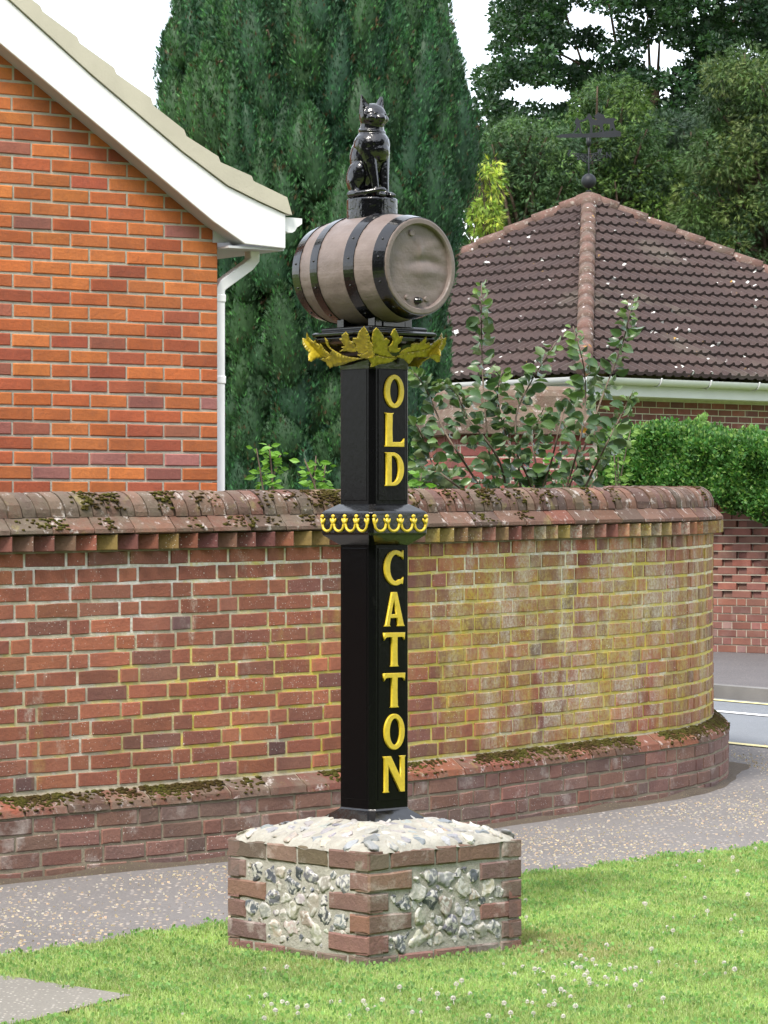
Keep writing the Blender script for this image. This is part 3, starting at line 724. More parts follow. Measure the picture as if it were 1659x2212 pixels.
for f in (0, 3):
    A = CR[f]; B = CR[(f+1) % 4]; E = (B-A).normalized(); N = Vector((E.y, -E.x, 0)); V = []
    for t in (-.06, 2*ga+.06):
        for i in range(11):
            a = math.pi*i/10; V.append(A+E*t+N*(.035-.07*math.cos(a))+Vector((0, 0, zE-.04-.075*math.sin(a))))
    mb.add(V, [(i, i+1, i+12, i+11) for i in range(10)], smooth=True)
    for t in np.arange(.3, 2*ga, .8):
        for q in (0, 1):
            pass
        tube(mb, [A+E*t+N*(.035-.078*math.cos(a))+Vector((0, 0, zE-.04-.083*math.sin(a))) for a in np.linspace(.4, math.pi, 8)]+[A+E*t+N*.113+Vector((0, 0, zE-.03))], .010, 6)
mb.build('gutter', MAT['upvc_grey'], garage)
mb = MB(); gcol = [(.16, .058, .05), (.19, .065, .052), (.14, .055, .052)]
for f, Lw in ((0, 7.8), (3, 7.8)):
    A = CR[f]; B = CR[(f+1) % 4]; E = (B-A).normalized(); N = Vector((E.y, -E.x, 0)); A2 = A-N*.36+E*.36
    P = lambda u, z, d, A2=A2, E=E, N=N: A2+E*u+N*d+Vector((0, 0, z))
    for r in range(24):
        z0 = zE-.26-(r+1)*.075; u = -.11*(r % 2); L = 2*ga-.72
        while u < L:
            a, b = max(0, u), min(u+.215, L)
            if b-a > .02: brick(mb, P, a, b, z0, z0+.064, .004, pal(gcol), 1, .004, .0015)
            u += .2255
    sheet(mb, P, 0, 2*ga-.72, .2, zE-.24, 0, 2)
mb.build('wall', [MAT['brick_far'], MAT['mortar_house']], garage)
mb = MB(); dq = CR[0]+GR*.42+(-GL)*(-.30); tube(mb, [dq+Vector((0, 0, zE-.12))+GL*-.3, dq+Vector((0, 0, zE-.3)), dq+Vector((0, 0, .3))], .034, 10); mb.build('downpipe', MAT['upvc_grey'], garage)

# weathervane: flat cut plates on an iron rod
VZ = apx.y; zf = lambda y: EYE+(HY-y)/F*VZ
vane = empty('weathervane', (apx.x, apx.y, apx.z), 'dark iron weathervane with a figure leading a laden horse over a ball', 'weathervane')
def vq(x, y): return px(((x/4.608)+1700)/1.4756, ((y/4.608)+320)/1.4756, VZ)
def plate(name, polys, th=.008):
    m_ = MB()
    for pl in polys: tri_extrude(m_, [vq(*p) for p in pl], Vector((0, -th/2, 0)), Vector((0, th, 0)))
    return m_.build(name, MAT['iron'], vane)
plate('pointer_bar', [[(330, 525), (400, 500), (560, 485), (760, 490), (1000, 462), (1200, 440), (1265, 448), (1290, 475), (1288, 530), (1100, 545), (800, 545), (350, 548)]], .012)
plate('horse', [[(700, 300), (770, 262), (800, 205), (825, 190), (850, 225), (870, 270), (905, 285), (940, 290), (885, 232), (925, 205), (950, 170), (975, 190), (1035, 212), (1060, 262), (1140, 262), (1180, 255), (1225, 285), (1190, 300), (1180, 330), (1200, 400), (1215, 447), (1180, 447), (1165, 400), (1140, 440), (1112, 445), (1128, 400), (1118, 345), (1035, 342), (1020, 380), (1040, 460), (1008, 465), (1000, 415), (985, 462), (962, 465), (975, 415), (970, 368), (872, 365), (868, 400), (870, 478), (830, 480), (835, 380), (822, 310), (800, 270), (760, 300), (725, 318)]])
plate('figure', [[(630, 255), (655, 255), (665, 285), (700, 300), (710, 318), (682, 325), (692, 370), (700, 420), (712, 488), (690, 490), (672, 410), (655, 400), (640, 440), (600, 480), (580, 488), (605, 440), (630, 385), (628, 340), (610, 345), (612, 290), (625, 280)]])
mb = MB(); ax_ = vq(815, 500)
tube(mb, [vq(815, 1400), vq(815, 540)], .011, 8); tube(mb, [vq(812, 670), vq(812, 545)], .03, 12)
tube(mb, [vq(815, 1410), vq(815, 1330)], [.022, .028], 12); tube(mb, [vq(815, 1345), vq(815, 1325)], .037, 12); mb.build('rod', MAT['iron'], vane)
mb = MB(); c = vq(815, 1185); mb.add([c+Vector(v)*.098 for v in ICO3[0]], ICO3[1], smooth=True); mb.build('ball', MAT['iron'], vane)
mb = MB(); c = vq(817, 795)
for kq in range(4):
    a = R(25+90*kq); D = Vector((math.cos(a), math.sin(a), 0)); tube(mb, [c, c+D*.26], .006, 6)
    for rr, off in ((.05, .08), (.04, .16)):
        tube(mb, [c+D*(off+rr*math.cos(t)*.8)+Vector((0, 0, -.045+rr*math.sin(t)*.8)) for t in np.linspace(0, 5.2, 12)], .006, 6)
    tube(mb, [c+D*.24, c+D*.14+Vector((0, 0, -.06)), c+D*.02+Vector((0, 0, -.12))], .006, 6)
mb.build('scroll_bracket', MAT['iron'], vane)
for kq, ch in enumerate('NESW'):
    cu = bpy.data.curves.new('letter', 'FONT'); cu.body = ch; cu.size = .11; cu.extrude = .003; cu.offset = .003; cu.align_x = 'CENTER'; cu.align_y = 'CENTER'
    to = bpy.data.objects.new('tmp', cu); me = bpy.data.meshes.new_from_object(to); bpy.data.objects.remove(to)
    a = R(25+90*kq); p = c+Vector((math.cos(a), math.sin(a), 0))*.29
    M = Matrix.Translation(p) @ Matrix.Rotation(a+R(0), 4, 'Z') @ Matrix.Rotation(R(90), 4, 'X'); me.transform(M); me.materials.append(MAT['iron'])
    link('letter', me, vane)

# ------------------------------------------------------------------ wall across the road, recessed headers in its upper courses
FW0 = Vector((3.20, 31.2, 0)); FD = Vector((.74, -.67, 0)).normalized(); FN = Vector((FD.y, -FD.x, 0))
fwall = empty('far_garden_wall', (FW0.x, FW0.y, .27), 'low brick wall with recessed headers under the hedge, across the road', 'wall')
PF = lambda u, z, d: FW0+FD*(u-3.2)+FN*d+Vector((0, 0, z))
mb = MB(); fcl = [(.21, .090, .066), (.19, .082, .062), (.24, .092, .064), (.175, .085, .066)]
for r in range(20):
    z0 = .27+r*.075; u = -.17*(r % 2); k = 0
    while u < 7:
        hd = k % 2 == 1; ln = .102 if hd else .215; rec = hd and 8 <= r <= 17
        c = pal([(.25, .15, .13), (.22, .10, .08)] if (hd and r < 5) else fcl)
        if u > 0: brick(mb, PF, u, u+ln, z0, z0+.064, -.022 if rec else .004, c, 1, .003, .0015, 0, -.09)
        u += ln+.011; k += 1
for r in range(20):
    z0 = .27+r*.075-.011; d = 0 if not 8 <= r <= 17 else 0
    sheet(mb, PF, 0, 7, z0, z0+.011, 0, 7)
sheet(mb, PF, 0, 7, .1, .27+8*.075, -.0, 7); sheet(mb, PF, 0, 7, .27+8*.075, 1.78, -.03, 7)
mb.build('brick_face', [MAT['brick_far'], MAT['mortar_far']], fwall)

# ------------------------------------------------------------------ foliage
def col_rand(n, base, var=.25, light=None, pl=.2):
    b = np.array(base)[None]*rng.uniform(1-var, 1+var, (n, 1))*rng.uniform(.92, 1.08, (n, 3))
    if light is not None:
        mk = rng.random(n) < pl; b[mk] = np.array(light)[None]*rng.uniform(.8, 1.2, (mk.sum(), 1))
    return b
SPRAY = [(0, 0, 0), (.09, .45, .03), (0, 1, .10), (-.09, .45, .03), (.05, .10, 0), (.46, .58, .06), (-.05, .10, 0), (-.46, .58, .06), (.17, .22, .02), (-.17, .22, .02), (.27, .92, .12), (-.27, .92, .12)]
SPRAYF = [(0, 1, 2), (0, 2, 3), (4, 5, 8), (6, 9, 7), (4, 1, 10), (6, 11, 3)]
LEAF4 = [(0, 0, 0), (.32, .5, .06), (0, 1, 0), (-.32, .5, .06)]; LEAF4F = [(0, 1, 2, 3)]

# the big conifer: upright plumes round a full crown
TC = Vector((-.56, 26.0, 0))
def env(z):     # crown radius by height
    zs = [0, .5, 1.5, 2.5, 3.4, 3.8, 4.2, 4.7, 5.05, 5.4, 5.62, 5.85, 6.3, 6.8, 7.2]; rs = [1.0, 1.06, 1.08, 1.09, 1.14, 1.24, 1.31, 1.34, 1.30, 1.25, 1.19, 1.04, .80, .45, .12]; return np.interp(z, zs, rs)
con = empty('conifer_tree', (TC.x, TC.y, .2), 'tall dense dark green cypress tree with upright plumes, right behind the barrel and cat', 'tree')
mb = MB(); tube(mb, [TC+Vector((0, 0, z)) for z in (0, 2, 4, 6.6)], [.17, .14, .1, .03], 10, mi=0)
for i in range(26):
    a = random.uniform(0, 6.28); z = random.uniform(.3, 4.5); d = Vector((math.cos(a), math.sin(a), 0))
    tube(mb, [TC+Vector((0, 0, z)), TC+d*.4+Vector((0, 0, z+.25)), TC+d*.85*float(env(z+.9))+Vector((0, 0, z+1.0))], [.04, .03, .012], 6)
mb.build('trunk', MAT['bark'], con)
COLS, ROWS = 20, 20; PN = COLS*ROWS+120; pos = []; dirs = []; colr = []
core = MB()
for i in range(PN):
    L = random.uniform(.35, 1.1); rr = random.uniform(.10, .25)*(.8+L*.3)
    if i < COLS*ROWS: z = .35+5.9*((i//COLS)+random.uniform(-.3, 1.0))/ROWS; a = -math.pi*1.07+math.pi*1.14*((i % COLS)+random.random())/COLS
    else: z = random.uniform(.1, 6.2); a = random.uniform(.1, math.pi-.1)
    r = float(env(z+L*.55))-rr*.55-abs(random.gauss(0, .13)); r = max(r, .02)
    c0 = TC+Vector((math.cos(a)*r*.93, math.sin(a)*r*.93, z)); od = Vector((math.cos(a), math.sin(a), 0)); ax = (Vector((0, 0, 1))+od*random.uniform(-.02, .14)+Vector((random.gauss(0, .10), random.gauss(0, .10), 0))).normalized()
    n = int(1500*L*rr/.16*(1 if i < COLS*ROWS else .35))
    t = rng.beta(1.2, 1.1, n); prof = rr*np.sin(np.clip(t*.92+.08, 0, 1)*math.pi)**.6*(1.05-.55*t)
    th = rng.uniform(0, 2*math.pi, n); e1 = ax.cross(Vector((.3, 1, .1))).normalized(); e2 = ax.cross(e1)
    rad = np.cos(th)[:, None]*np.array(e1)+np.sin(th)[:, None]*np.array(e2)
    rj = prof*rng.uniform(.72, 1.08, n)
    p = np.array(c0)+np.array(ax)*(t*L)[:, None]+rad*rj[:, None]
    ctr = np.array(TC); keep = ((p-ctr)[:, 0]**2+(p-ctr)[:, 1]**2) > (env(p[:, 2])*.62)**2
    p = p[keep]; rad = rad[keep]; n = len(p)
    d = rad*.6+np.array([0, 0, 1.2])+rng.normal(0, .33, (n, 3)); tone = random.uniform(.75, 1.35); hue = random.uniform(0, 1)
    base = np.array((.022, .070, .036))*(1-hue)+np.array((.036, .090, .030))*hue
    cb_ = None
    pos.append(p); dirs.append(d); colr.append(col_rand(n, base*tone*1.1, .42, base*np.array((1.9, 2.3, 1.7)), .20))
    # solid inside of the plume
    ring = []
    for tt in (0.02, .2, .5, .75, .95):
        pr = rr*math.sin((tt*.92+.08)*math.pi)**.6*(1.05-.55*tt)*.80
        ring.append([c0+ax*(tt*L)+(e1*math.cos(q*math.pi/4)+e2*math.sin(q*math.pi/4))*pr for q in range(8)])
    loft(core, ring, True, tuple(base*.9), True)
P_ = np.concatenate(pos); D_ = np.concatenate(dirs); CC = np.concatenate(colr)
keep = (P_[:, 2] > .9)
P_, D_, CC = P_[keep], D_[keep], CC[keep]
br_ = (rng.random(len(P_)) < .03) | ((np.sin(P_[:, 0]*9+P_[:, 2]*5)*np.sin(P_[:, 2]*13-P_[:, 0]*3) > .9) & (rng.random(len(P_)) < .35)); CC[br_] = np.array((.085, .055, .025))
nc = 70000; zc_ = rng.uniform(.9, 6.6, nc); ac_ = rng.uniform(-math.pi*1.05, .05*math.pi, nc); rc_ = env(zc_)*rng.uniform(.72, .84, nc)
P_ = np.concatenate([P_, np.stack([TC.x+np.cos(ac_)*rc_, TC.y+np.sin(ac_)*rc_, zc_], 1)]); D_ = np.concatenate([D_, np.stack([np.cos(ac_)*.7, np.sin(ac_)*.7, np.full(nc, .9)], 1)+rng.normal(0, .4, (nc, 3))])
CC = np.concatenate([CC, col_rand(nc, (.026, .080, .042), .3)])
scatter('crown', SPRAY, SPRAYF, P_, bases_from(D_), rng.uniform(.028, .062, len(P_)), CC, MAT['conifer'], con)
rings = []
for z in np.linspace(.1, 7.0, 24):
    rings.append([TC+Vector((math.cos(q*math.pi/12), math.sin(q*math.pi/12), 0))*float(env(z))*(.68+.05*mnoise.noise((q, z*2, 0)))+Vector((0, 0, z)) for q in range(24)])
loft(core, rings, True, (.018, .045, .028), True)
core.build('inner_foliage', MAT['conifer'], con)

def cluster_tree(name, label, cat, base, clumps, leafn, size, cols, mat='leaf', tmpl=(LEAF4, LEAF4F), droop=0, group=None, limbs=True, trunk_r=.2, flat=1.0, center=None, nl=60):
    """clumps: list of (centre, radius)"""
    t = empty(name, base, label, cat, group); mb = MB(); base = Vector(base)
    ctr = center or sum((c for c, r in clumps), Vector())/len(clumps)
    hub = Vector((lerp(base.x, ctr.x, .5), lerp(base.y, ctr.y, .5), lerp(base.z, ctr.z, .75)))
    tube(mb, [base, base.lerp(hub, .5)+Vector((.05, 0, 0)), hub, hub.lerp(ctr, .8)], [trunk_r, trunk_r*.8, trunk_r*.6, trunk_r*.4], 10)
    if limbs:
        for c, r in random.sample(clumps, min(len(clumps), nl)):
            s = base.lerp(hub, random.uniform(.7, 1.0)) if random.random() < .5 else hub.lerp(ctr, random.random()*.7)
            md = s.lerp(c, .5)+Vector((random.gauss(0, .15), random.gauss(0, .15), random.uniform(0, .3)))
            tube(mb, [s, s.lerp(md, .5)+Vector((0, 0, .05)), md, md.lerp(c, .6)+Vector((0, 0, .08)), c], [trunk_r*.28, trunk_r*.2, trunk_r*.15, trunk_r*.1, .01], 6)
    mb.build('trunk', MAT['bark'], t)
    pos = []; dr = []; cl = []
    for c, r in clumps:
        n = int(leafn*r*r); v = norm(rng.normal(size=(n, 3))); q = rng.uniform(.35, 1, n)**.5; p = np.array(c)+v*(q*r)[:, None]*np.array([1, 1, .62*flat])
        d = v*.8+rng.normal(0, .5, (n, 3)); d[:, 2] -= droop; bc = np.array(random.choice(cols))*random.uniform(.75, 1.25)
        pos.append(p); dr.append(d); cl.append(col_rand(n, bc, .3))
    P_ = np.concatenate(pos); D_ = np.concatenate(dr)
    scatter('crown', tmpl[0], tmpl[1], P_, bases_from(D_), rng.uniform(size*.7, size*1.35, len(P_)), np.concatenate(cl), MAT[mat], t)
    return t
def clumps_in(polyf, n, rmin, rmax, Z, dz):
    out = []; tries = 0
    while len(out) < n and tries < 20000:
        tries += 1; x, y, Zc = polyf(); p = px(x, y, Z+random.uniform(-dz, dz)); out.append((p, random.uniform(rmin, rmax)))
    return out
G = 'trees behind the outbuilding'
# oak with sky showing through
def oakf():
    while True:
        x = random.uniform(1030, 1850); y = random.uniform(-230, 460)
        lim = 1020+max(0, (90-y))*.05+ (0 if y > 120 else (120-y)*.0)
        if x < 1085 and y < 5: continue
        holes = ((1130, 195, 62, 18), (1265, 35, 40, 26), (1200, 200, 55, 22), (1415, 120, 36, 42), (1430, 120, 60, 26), (1385, 30, 14, 26), (1270, 55, 60, 14), (1325, 60, 26, 40), (1245, 120, 55, 22), (1610, 105, 30, 8), (1140, 100, 30, 12))
        if any(((x-a)/(c+6))**2+((y-b)/(d+6))**2 < 1 for a, b, c, d in holes): continue
        if x < 1100 and (y < 150 and not (y > 5 and x > 1070)): continue
        return x, y, 0
random.seed(11)
cl = clumps_in(oakf, 1900, .13, .32, 62, 3.0)
cluster_tree('oak_tree', 'tall dark oak with sky showing through its crown, filling the top right', 'tree', (5.0, 63, .4), cl, 1600, .095, [(.024, .060, .024), (.032, .075, .028), (.019, .048, .024)], group=G, trunk_r=.20, center=px(1420, 120, 62), nl=16)
def blob(cx, cy, rx, ry):
    def f():
        a = random.uniform(0, 6.28); q = math.sqrt(random.random()); return cx+rx*q*math.cos(a), cy+ry*q*math.sin(a), 0
    return f
yew = [(.048, .105, .018), (.036, .085, .020), (.072, .135, .020), (.025, .062, .020)]
SP = (SPRAY, SPRAYF)
cluster_tree('yew_tree', 'bright green yew rising directly behind the weathervane', 'tree', (2.9, 47, .4), clumps_in(blob(1320, 280, 85, 110), 60, .18, .38, 47, .9)+clumps_in(blob(1330, 420, 120, 130), 90, .2, .45, 47, .9), 1900, .088, yew, 'conifer', SP, .3, G, True, .2)
cluster_tree('yew_tree', 'olive green yew filling the right edge above the roof', 'tree', (6.0, 46, .4), clumps_in(blob(1640, 420, 145, 250), 190, .18, .42, 46, 1.2)+clumps_in(blob(1600, 220, 70, 110), 50, .18, .36, 46, .8), 1900, .088, [(.046, .090, .018), (.035, .074, .018), (.070, .105, .020), (.024, .056, .018)], 'conifer', SP, .35, G, True, .2)
cluster_tree('yew_tree', 'mid green yew between the dark conifer and the weathervane', 'tree', (1.9, 46, .4), clumps_in(blob(1130, 390, 110, 120), 130, .18, .4, 46.5, 1.0), 1900, .088, [(.055, .115, .025), (.04, .09, .028), (.075, .14, .035), (.03, .07, .03)], 'conifer', SP, .3, G, True, .2)
cluster_tree('dark_evergreen_tree', 'dark evergreen seen between the two yews above the roof', 'tree', (4.6, 51, .4), clumps_in(blob(1450, 430, 150, 170), 120, .25, .5, 51, 1.0), 1300, .11, [(.018, .042, .02), (.024, .055, .022)], 'conifer', SP, .2, G, True, .2)
cluster_tree('golden_conifer', 'small yellow green conifer beside the dark cypress and the tiled roof', 'tree', (1.38, 43, .3), clumps_in(blob(1050, 378, 15, 38), 10, .10, .17, 43, .2)+clumps_in(blob(1056, 462, 24, 56), 16, .12, .2, 43, .25), 1500, .11, [(.26, .34, .03), (.18, .28, .03), (.32, .38, .05)], 'conifer', SP, .6, None, True, .06)
for i, (tx, ty, th_) in enumerate(((-17, -12, 11), (-12, -17, 12), (-6, -16, 13), (0, -17, 12), (6, -16, 13), (12, -17, 13), (17, -12, 11), (-21, -5, 11), (21, -5, 11), (-23, 2, 11), (23, 2, 11))):  # unseen trees added round the viewpoint so the black paint reflects dark
    cls = []
    for _ in range(130):
        a = random.uniform(0, 6.28); q = math.sqrt(random.random())*4.6; cls.append((Vector((tx+q*math.cos(a), ty+q*math.sin(a), random.uniform(.8, th_+3))), random.uniform(1.0, 1.7)))
    cluster_tree('reflection_tree', 'leafy unseen tree behind the viewer, added for dark reflections in the black paint', 'tree', (tx, ty, 0), cls, 130, .42, [(.02, .05, .02), (.026, .06, .022)], group='unseen trees added for reflections', trunk_r=.3, limbs=False)
# far tree line so that nothing shows bare ground behind
cluster_tree('background_tree', 'dark leafy tree low behind the outbuilding roof at the right', 'tree', (7.5, 70, .4), [(px(random.uniform(1000, 1900), random.uniform(420, 800), 70+random.uniform(-2, 2)), random.uniform(.5, .9)) for _ in range(110)], 420, .2, [(.02, .05, .02), (.025, .06, .022)], group=G, trunk_r=.3)

# hedge over the far wall
hedge = empty('clipped_hedge', (FW0.x, FW0.y+.5, .3), 'green small-leaved hedge spilling over the brick wall across the road', 'hedge')
pos = []; n = 120000
u = rng.uniform(-1.0, 5.6, n); tt = rng.random(n)
def hz(u): return 2.50-.03*(u) + .05*np.sin(u*3.1)+.03*np.sin(u*7.7)
front = tt < .62
lump = lambda u, z: .025*np.sin(u*4.2+z*3)+.035*np.sin(u*9.5-z*7)+.06*np.sin(z*11+u*2)+.04*np.sin(u*21+z*5)
z = np.where(front, rng.uniform(0, 1, n)**.9, 1.0); bot = 1.70+.06*np.sin(u*2.3+1)+.07*np.sin(u*6.1)+.05*np.sin(u*17)
zz = bot+(hz(u)-bot)*z; sh = .30*np.sqrt(np.clip(1-((z-.45)/.56)**2, 0, 1))
d = np.where(front, sh+lump(u, zz)+rng.normal(0, .035, n), rng.uniform(-.7, .22, n)); zz = np.where(front, zz, hz(u)+.05*np.sin(d*9+u*5)+rng.normal(0, .035, n)-np.abs(d+.2)*.1)
p = np.array(FW0)+np.outer(u-3.2, np.array(FD))+np.outer(d, np.array(FN)); p[:, 2] = zz
dr = np.where(front[:, None], np.array(FN)[None]*.8+np.array([0, 0, .5]), np.array([0, 0, 1.0]))+rng.normal(0, .55, (n, 3))
cl = col_rand(n, (.060, .160, .036), .35, (.17, .29, .07), .22)
scatter('foliage', LEAF4, LEAF4F, p, bases_from(dr), rng.uniform(.028, .058, n), cl, MAT['leaf'], hedge)
n = 9000; u = rng.uniform(-1.0, 5.6, n); su = np.round(u*16)/16+rng.normal(0, .012, n); hgt = .05+.13*np.abs(np.sin(np.round(u*16)*12.9)); dd = .15-.75*np.abs(np.sin(np.round(u*16)*78.2))
p = np.array(FW0)+np.outer(su-3.2, np.array(FD))+np.outer(dd, np.array(FN)); p[:, 2] = hz(u)-.02+rng.uniform(0, 1, n)*hgt
scatter('new_shoots', LEAF4, LEAF4F, p, bases_from(np.array([0, 0, .8])+rng.normal(0, .6, (n, 3))), rng.uniform(.022, .042, n), col_rand(n, (.20, .33, .10), .3), MAT['leaf'], hedge)
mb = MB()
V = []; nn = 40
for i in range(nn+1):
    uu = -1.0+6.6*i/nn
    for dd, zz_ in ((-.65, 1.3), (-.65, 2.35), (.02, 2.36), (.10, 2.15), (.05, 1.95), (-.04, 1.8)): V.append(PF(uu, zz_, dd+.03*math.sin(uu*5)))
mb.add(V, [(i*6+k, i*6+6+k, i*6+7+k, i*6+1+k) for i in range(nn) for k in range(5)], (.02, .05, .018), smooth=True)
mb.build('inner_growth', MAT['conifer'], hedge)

# ------------------------------------------------------------------ apple shoots and garden plants
CUP = [(0, 0, 0), (.25, .22, .10), (.34, .5, .19), (.25, .8, .08), (.03, 1.02, -.16), (-.25, .8, .09), (-.34, .5, .18), (-.25, .22, .10), (0, .5, -.03)]
CUPF = [(0, 1, 8), (1, 2, 8), (2, 3, 8), (3, 4, 8), (4, 5, 8), (5, 6, 8), (6, 7, 8), (7, 0, 8)]
apple = empty('apple_tree', (px(1130, 1100, 18.6).x, 18.6, .13), 'young apple tree with round grey green leaves on upright shoots above the wall', 'fruit tree')
shoots = [[(1090, 1120), (1060, 1000), (1045, 850), (1040, 720), (1040, 612)], [(1200, 1120), (1250, 1000), (1300, 860), (1345, 740), (1366, 648)], [(1130, 1120), (1120, 1000), (1115, 900), (1150, 820), (1200, 740)],
          [(1080, 1120), (1010, 1010), (960, 930), (920, 840), (890, 800)], [(1060, 1120), (1000, 1060), (940, 1010), (915, 950), (890, 900)], [(1200, 1120), (1240, 1000), (1262, 900), (1262, 800), (1238, 705)],
          [(1150, 1120), (1190, 1000), (1215, 900), (1250, 830)], [(1040, 1120), (980, 1060), (930, 1030), (895, 990)], [(1100, 1120), (1080, 1000), (1010, 900), (985, 850), (945, 820)],
          [(1230, 1120), (1290, 1000), (1330, 920), (1365, 850)], [(1160, 1120), (1140, 1030), (1100, 960), (1075, 860), (1085, 800)], [(1120, 1120), (1160, 1040), (1150, 950), (1175, 880)],
          [(1000, 1120), (960, 1050), (900, 1040)], [(1250, 1120), (1270, 1040), (1310, 980), (1350, 950)]]
mb = MB(); pos = []; dr = []; cl = []; sz = []
for s in shoots:
    Zs = 18.6+random.uniform(-.35, .35); pp = catmull([(x, y) for x, y in s], 10); pts3 = [px(q.x, q.y, Zs+.1*math.sin(i*.3)) for i, q in enumerate(pp)]
    tube(mb, pts3, [lerp(.008, .0025, i/len(pts3)) for i in range(len(pts3))], 6)
    Ls = sum((b-a).length for a, b in zip(pts3, pts3[1:])); nl = int(Ls/.0155)
    for k in range(nl):
        f = (k+random.random())/nl*(len(pts3)-1.01); i = int(f); b0 = pts3[i].lerp(pts3[i+1], f-i); tg = (pts3[i+1]-pts3[i]).normalized()
        an = k*2.4+random.gauss(0, .4); side = Vector((math.cos(an), math.sin(an), random.uniform(-.35, .55)))
        tip = f/len(pts3); L = random.uniform(.055, .098)*(1-.5*max(0, tip-.8)/.2)
        st = b0+side.normalized()*random.uniform(.012, .03)*(1 if tip < .6 else .6)
        if tip < .5 and random.random() < .5: st += Vector((random.gauss(0, .06), random.gauss(0, .08), random.gauss(0, .05)))
        d = side+tg*.35+Vector((0, 0, random.uniform(-.5, .2))); pos.append(tuple(st)); dr.append(tuple(d)); sz.append(L)
        young = tip > .86; c = np.array((.12, .20, .05)) if young else np.array(random.choice([(.050, .095, .042), (.062, .115, .048), (.07, .13, .055), (.095, .175, .05)]))
        if random.random() < .004: c = np.array((.40, .20, .03))
        cl.append(tuple(c*random.uniform(.8, 1.25)))
mb.build('branches', MAT['twig'], apple)
scatter('leaves', CUP, CUPF, np.array(pos), bases_from(np.array(dr), rng.normal(0, .35, (len(pos), 3))+np.array([.9, -.5, .15])), np.array(sz), np.array(cl), MAT['apple_leaf'], apple, True)

LANCE = [(0, 0, 0), (.20, .3, .03), (.22, .55, .04), (0, 1, -.05), (-.22, .55, .04), (-.20, .3, .03)]; LANCEF = [(0, 1, 2, 3), (0, 3, 4, 5)]
def seedling(label, cx, top, Z, wd, nst=3, col=(.16, .34, .05), L0=.05):
    t = empty('garden_plant', px(cx, 1090, Z)*1.0, label, 'plant', 'light green plants behind the wall'); mb = MB(); pos = []; dr = []; cl = []; sz = []
    for s in range(nst):
        x0 = cx+random.uniform(-wd*.3, wd*.3); x1 = cx+lerp(-wd*.5, wd*.5, (s+.5)/nst)+random.gauss(0, wd*.06); yt = top+random.uniform(0, 40)*(s != nst//2)
        P3 = [px(lerp(x0, x1, q**1.3), lerp(1120, yt, q), Z+.05*s) for q in np.linspace(0, 1, 8)]; tube(mb, P3, [.005]*7+[.002], 5)
        for k in range(34):
            f = random.uniform(.15, 1)*6.99; i = int(f); b0 = P3[i].lerp(P3[i+1], f-i); an = random.uniform(0, 6.28)
            d = Vector((math.cos(an), math.sin(an), random.uniform(-.2, .5))); q = b0+d*random.uniform(.005, .035); pos.append(tuple(q)); dr.append(tuple(d+Vector((0, 0, -.15)))); sz.append(L0*random.uniform(.7, 1.35)); cl.append(tuple(np.array(col)*random.uniform(.75, 1.25)))
    mb.build('stems', MAT['twig'], t)
    scatter('leaves', LANCE, LANCEF, np.array(pos), bases_from(np.array(dr), rng.normal(0, .4, (len(pos), 3))+np.array([.6, -.8, .1])), np.array(sz), np.array(cl), MAT['leaf'], t)
seedling('light green leafy plant above the wall, nearer the white downpipe', 575, 960, 17.6, 85, 3)
seedling('light green leafy plant above the wall, just left of the black post', 683, 984, 17.0, 70, 3)
seedling('small light green plant above the wall, just right of the black post', 905, 1022, 17.4, 55, 3)
seedling('yellow green plant between the apple leaves and the hedge', 1338, 915, 24.0, 60, 3, (.17, .30, .06), .06)
seedling('light green plant low among the apple shoots', 1180, 985, 19.5, 120, 4, (.12, .27, .05), .05)

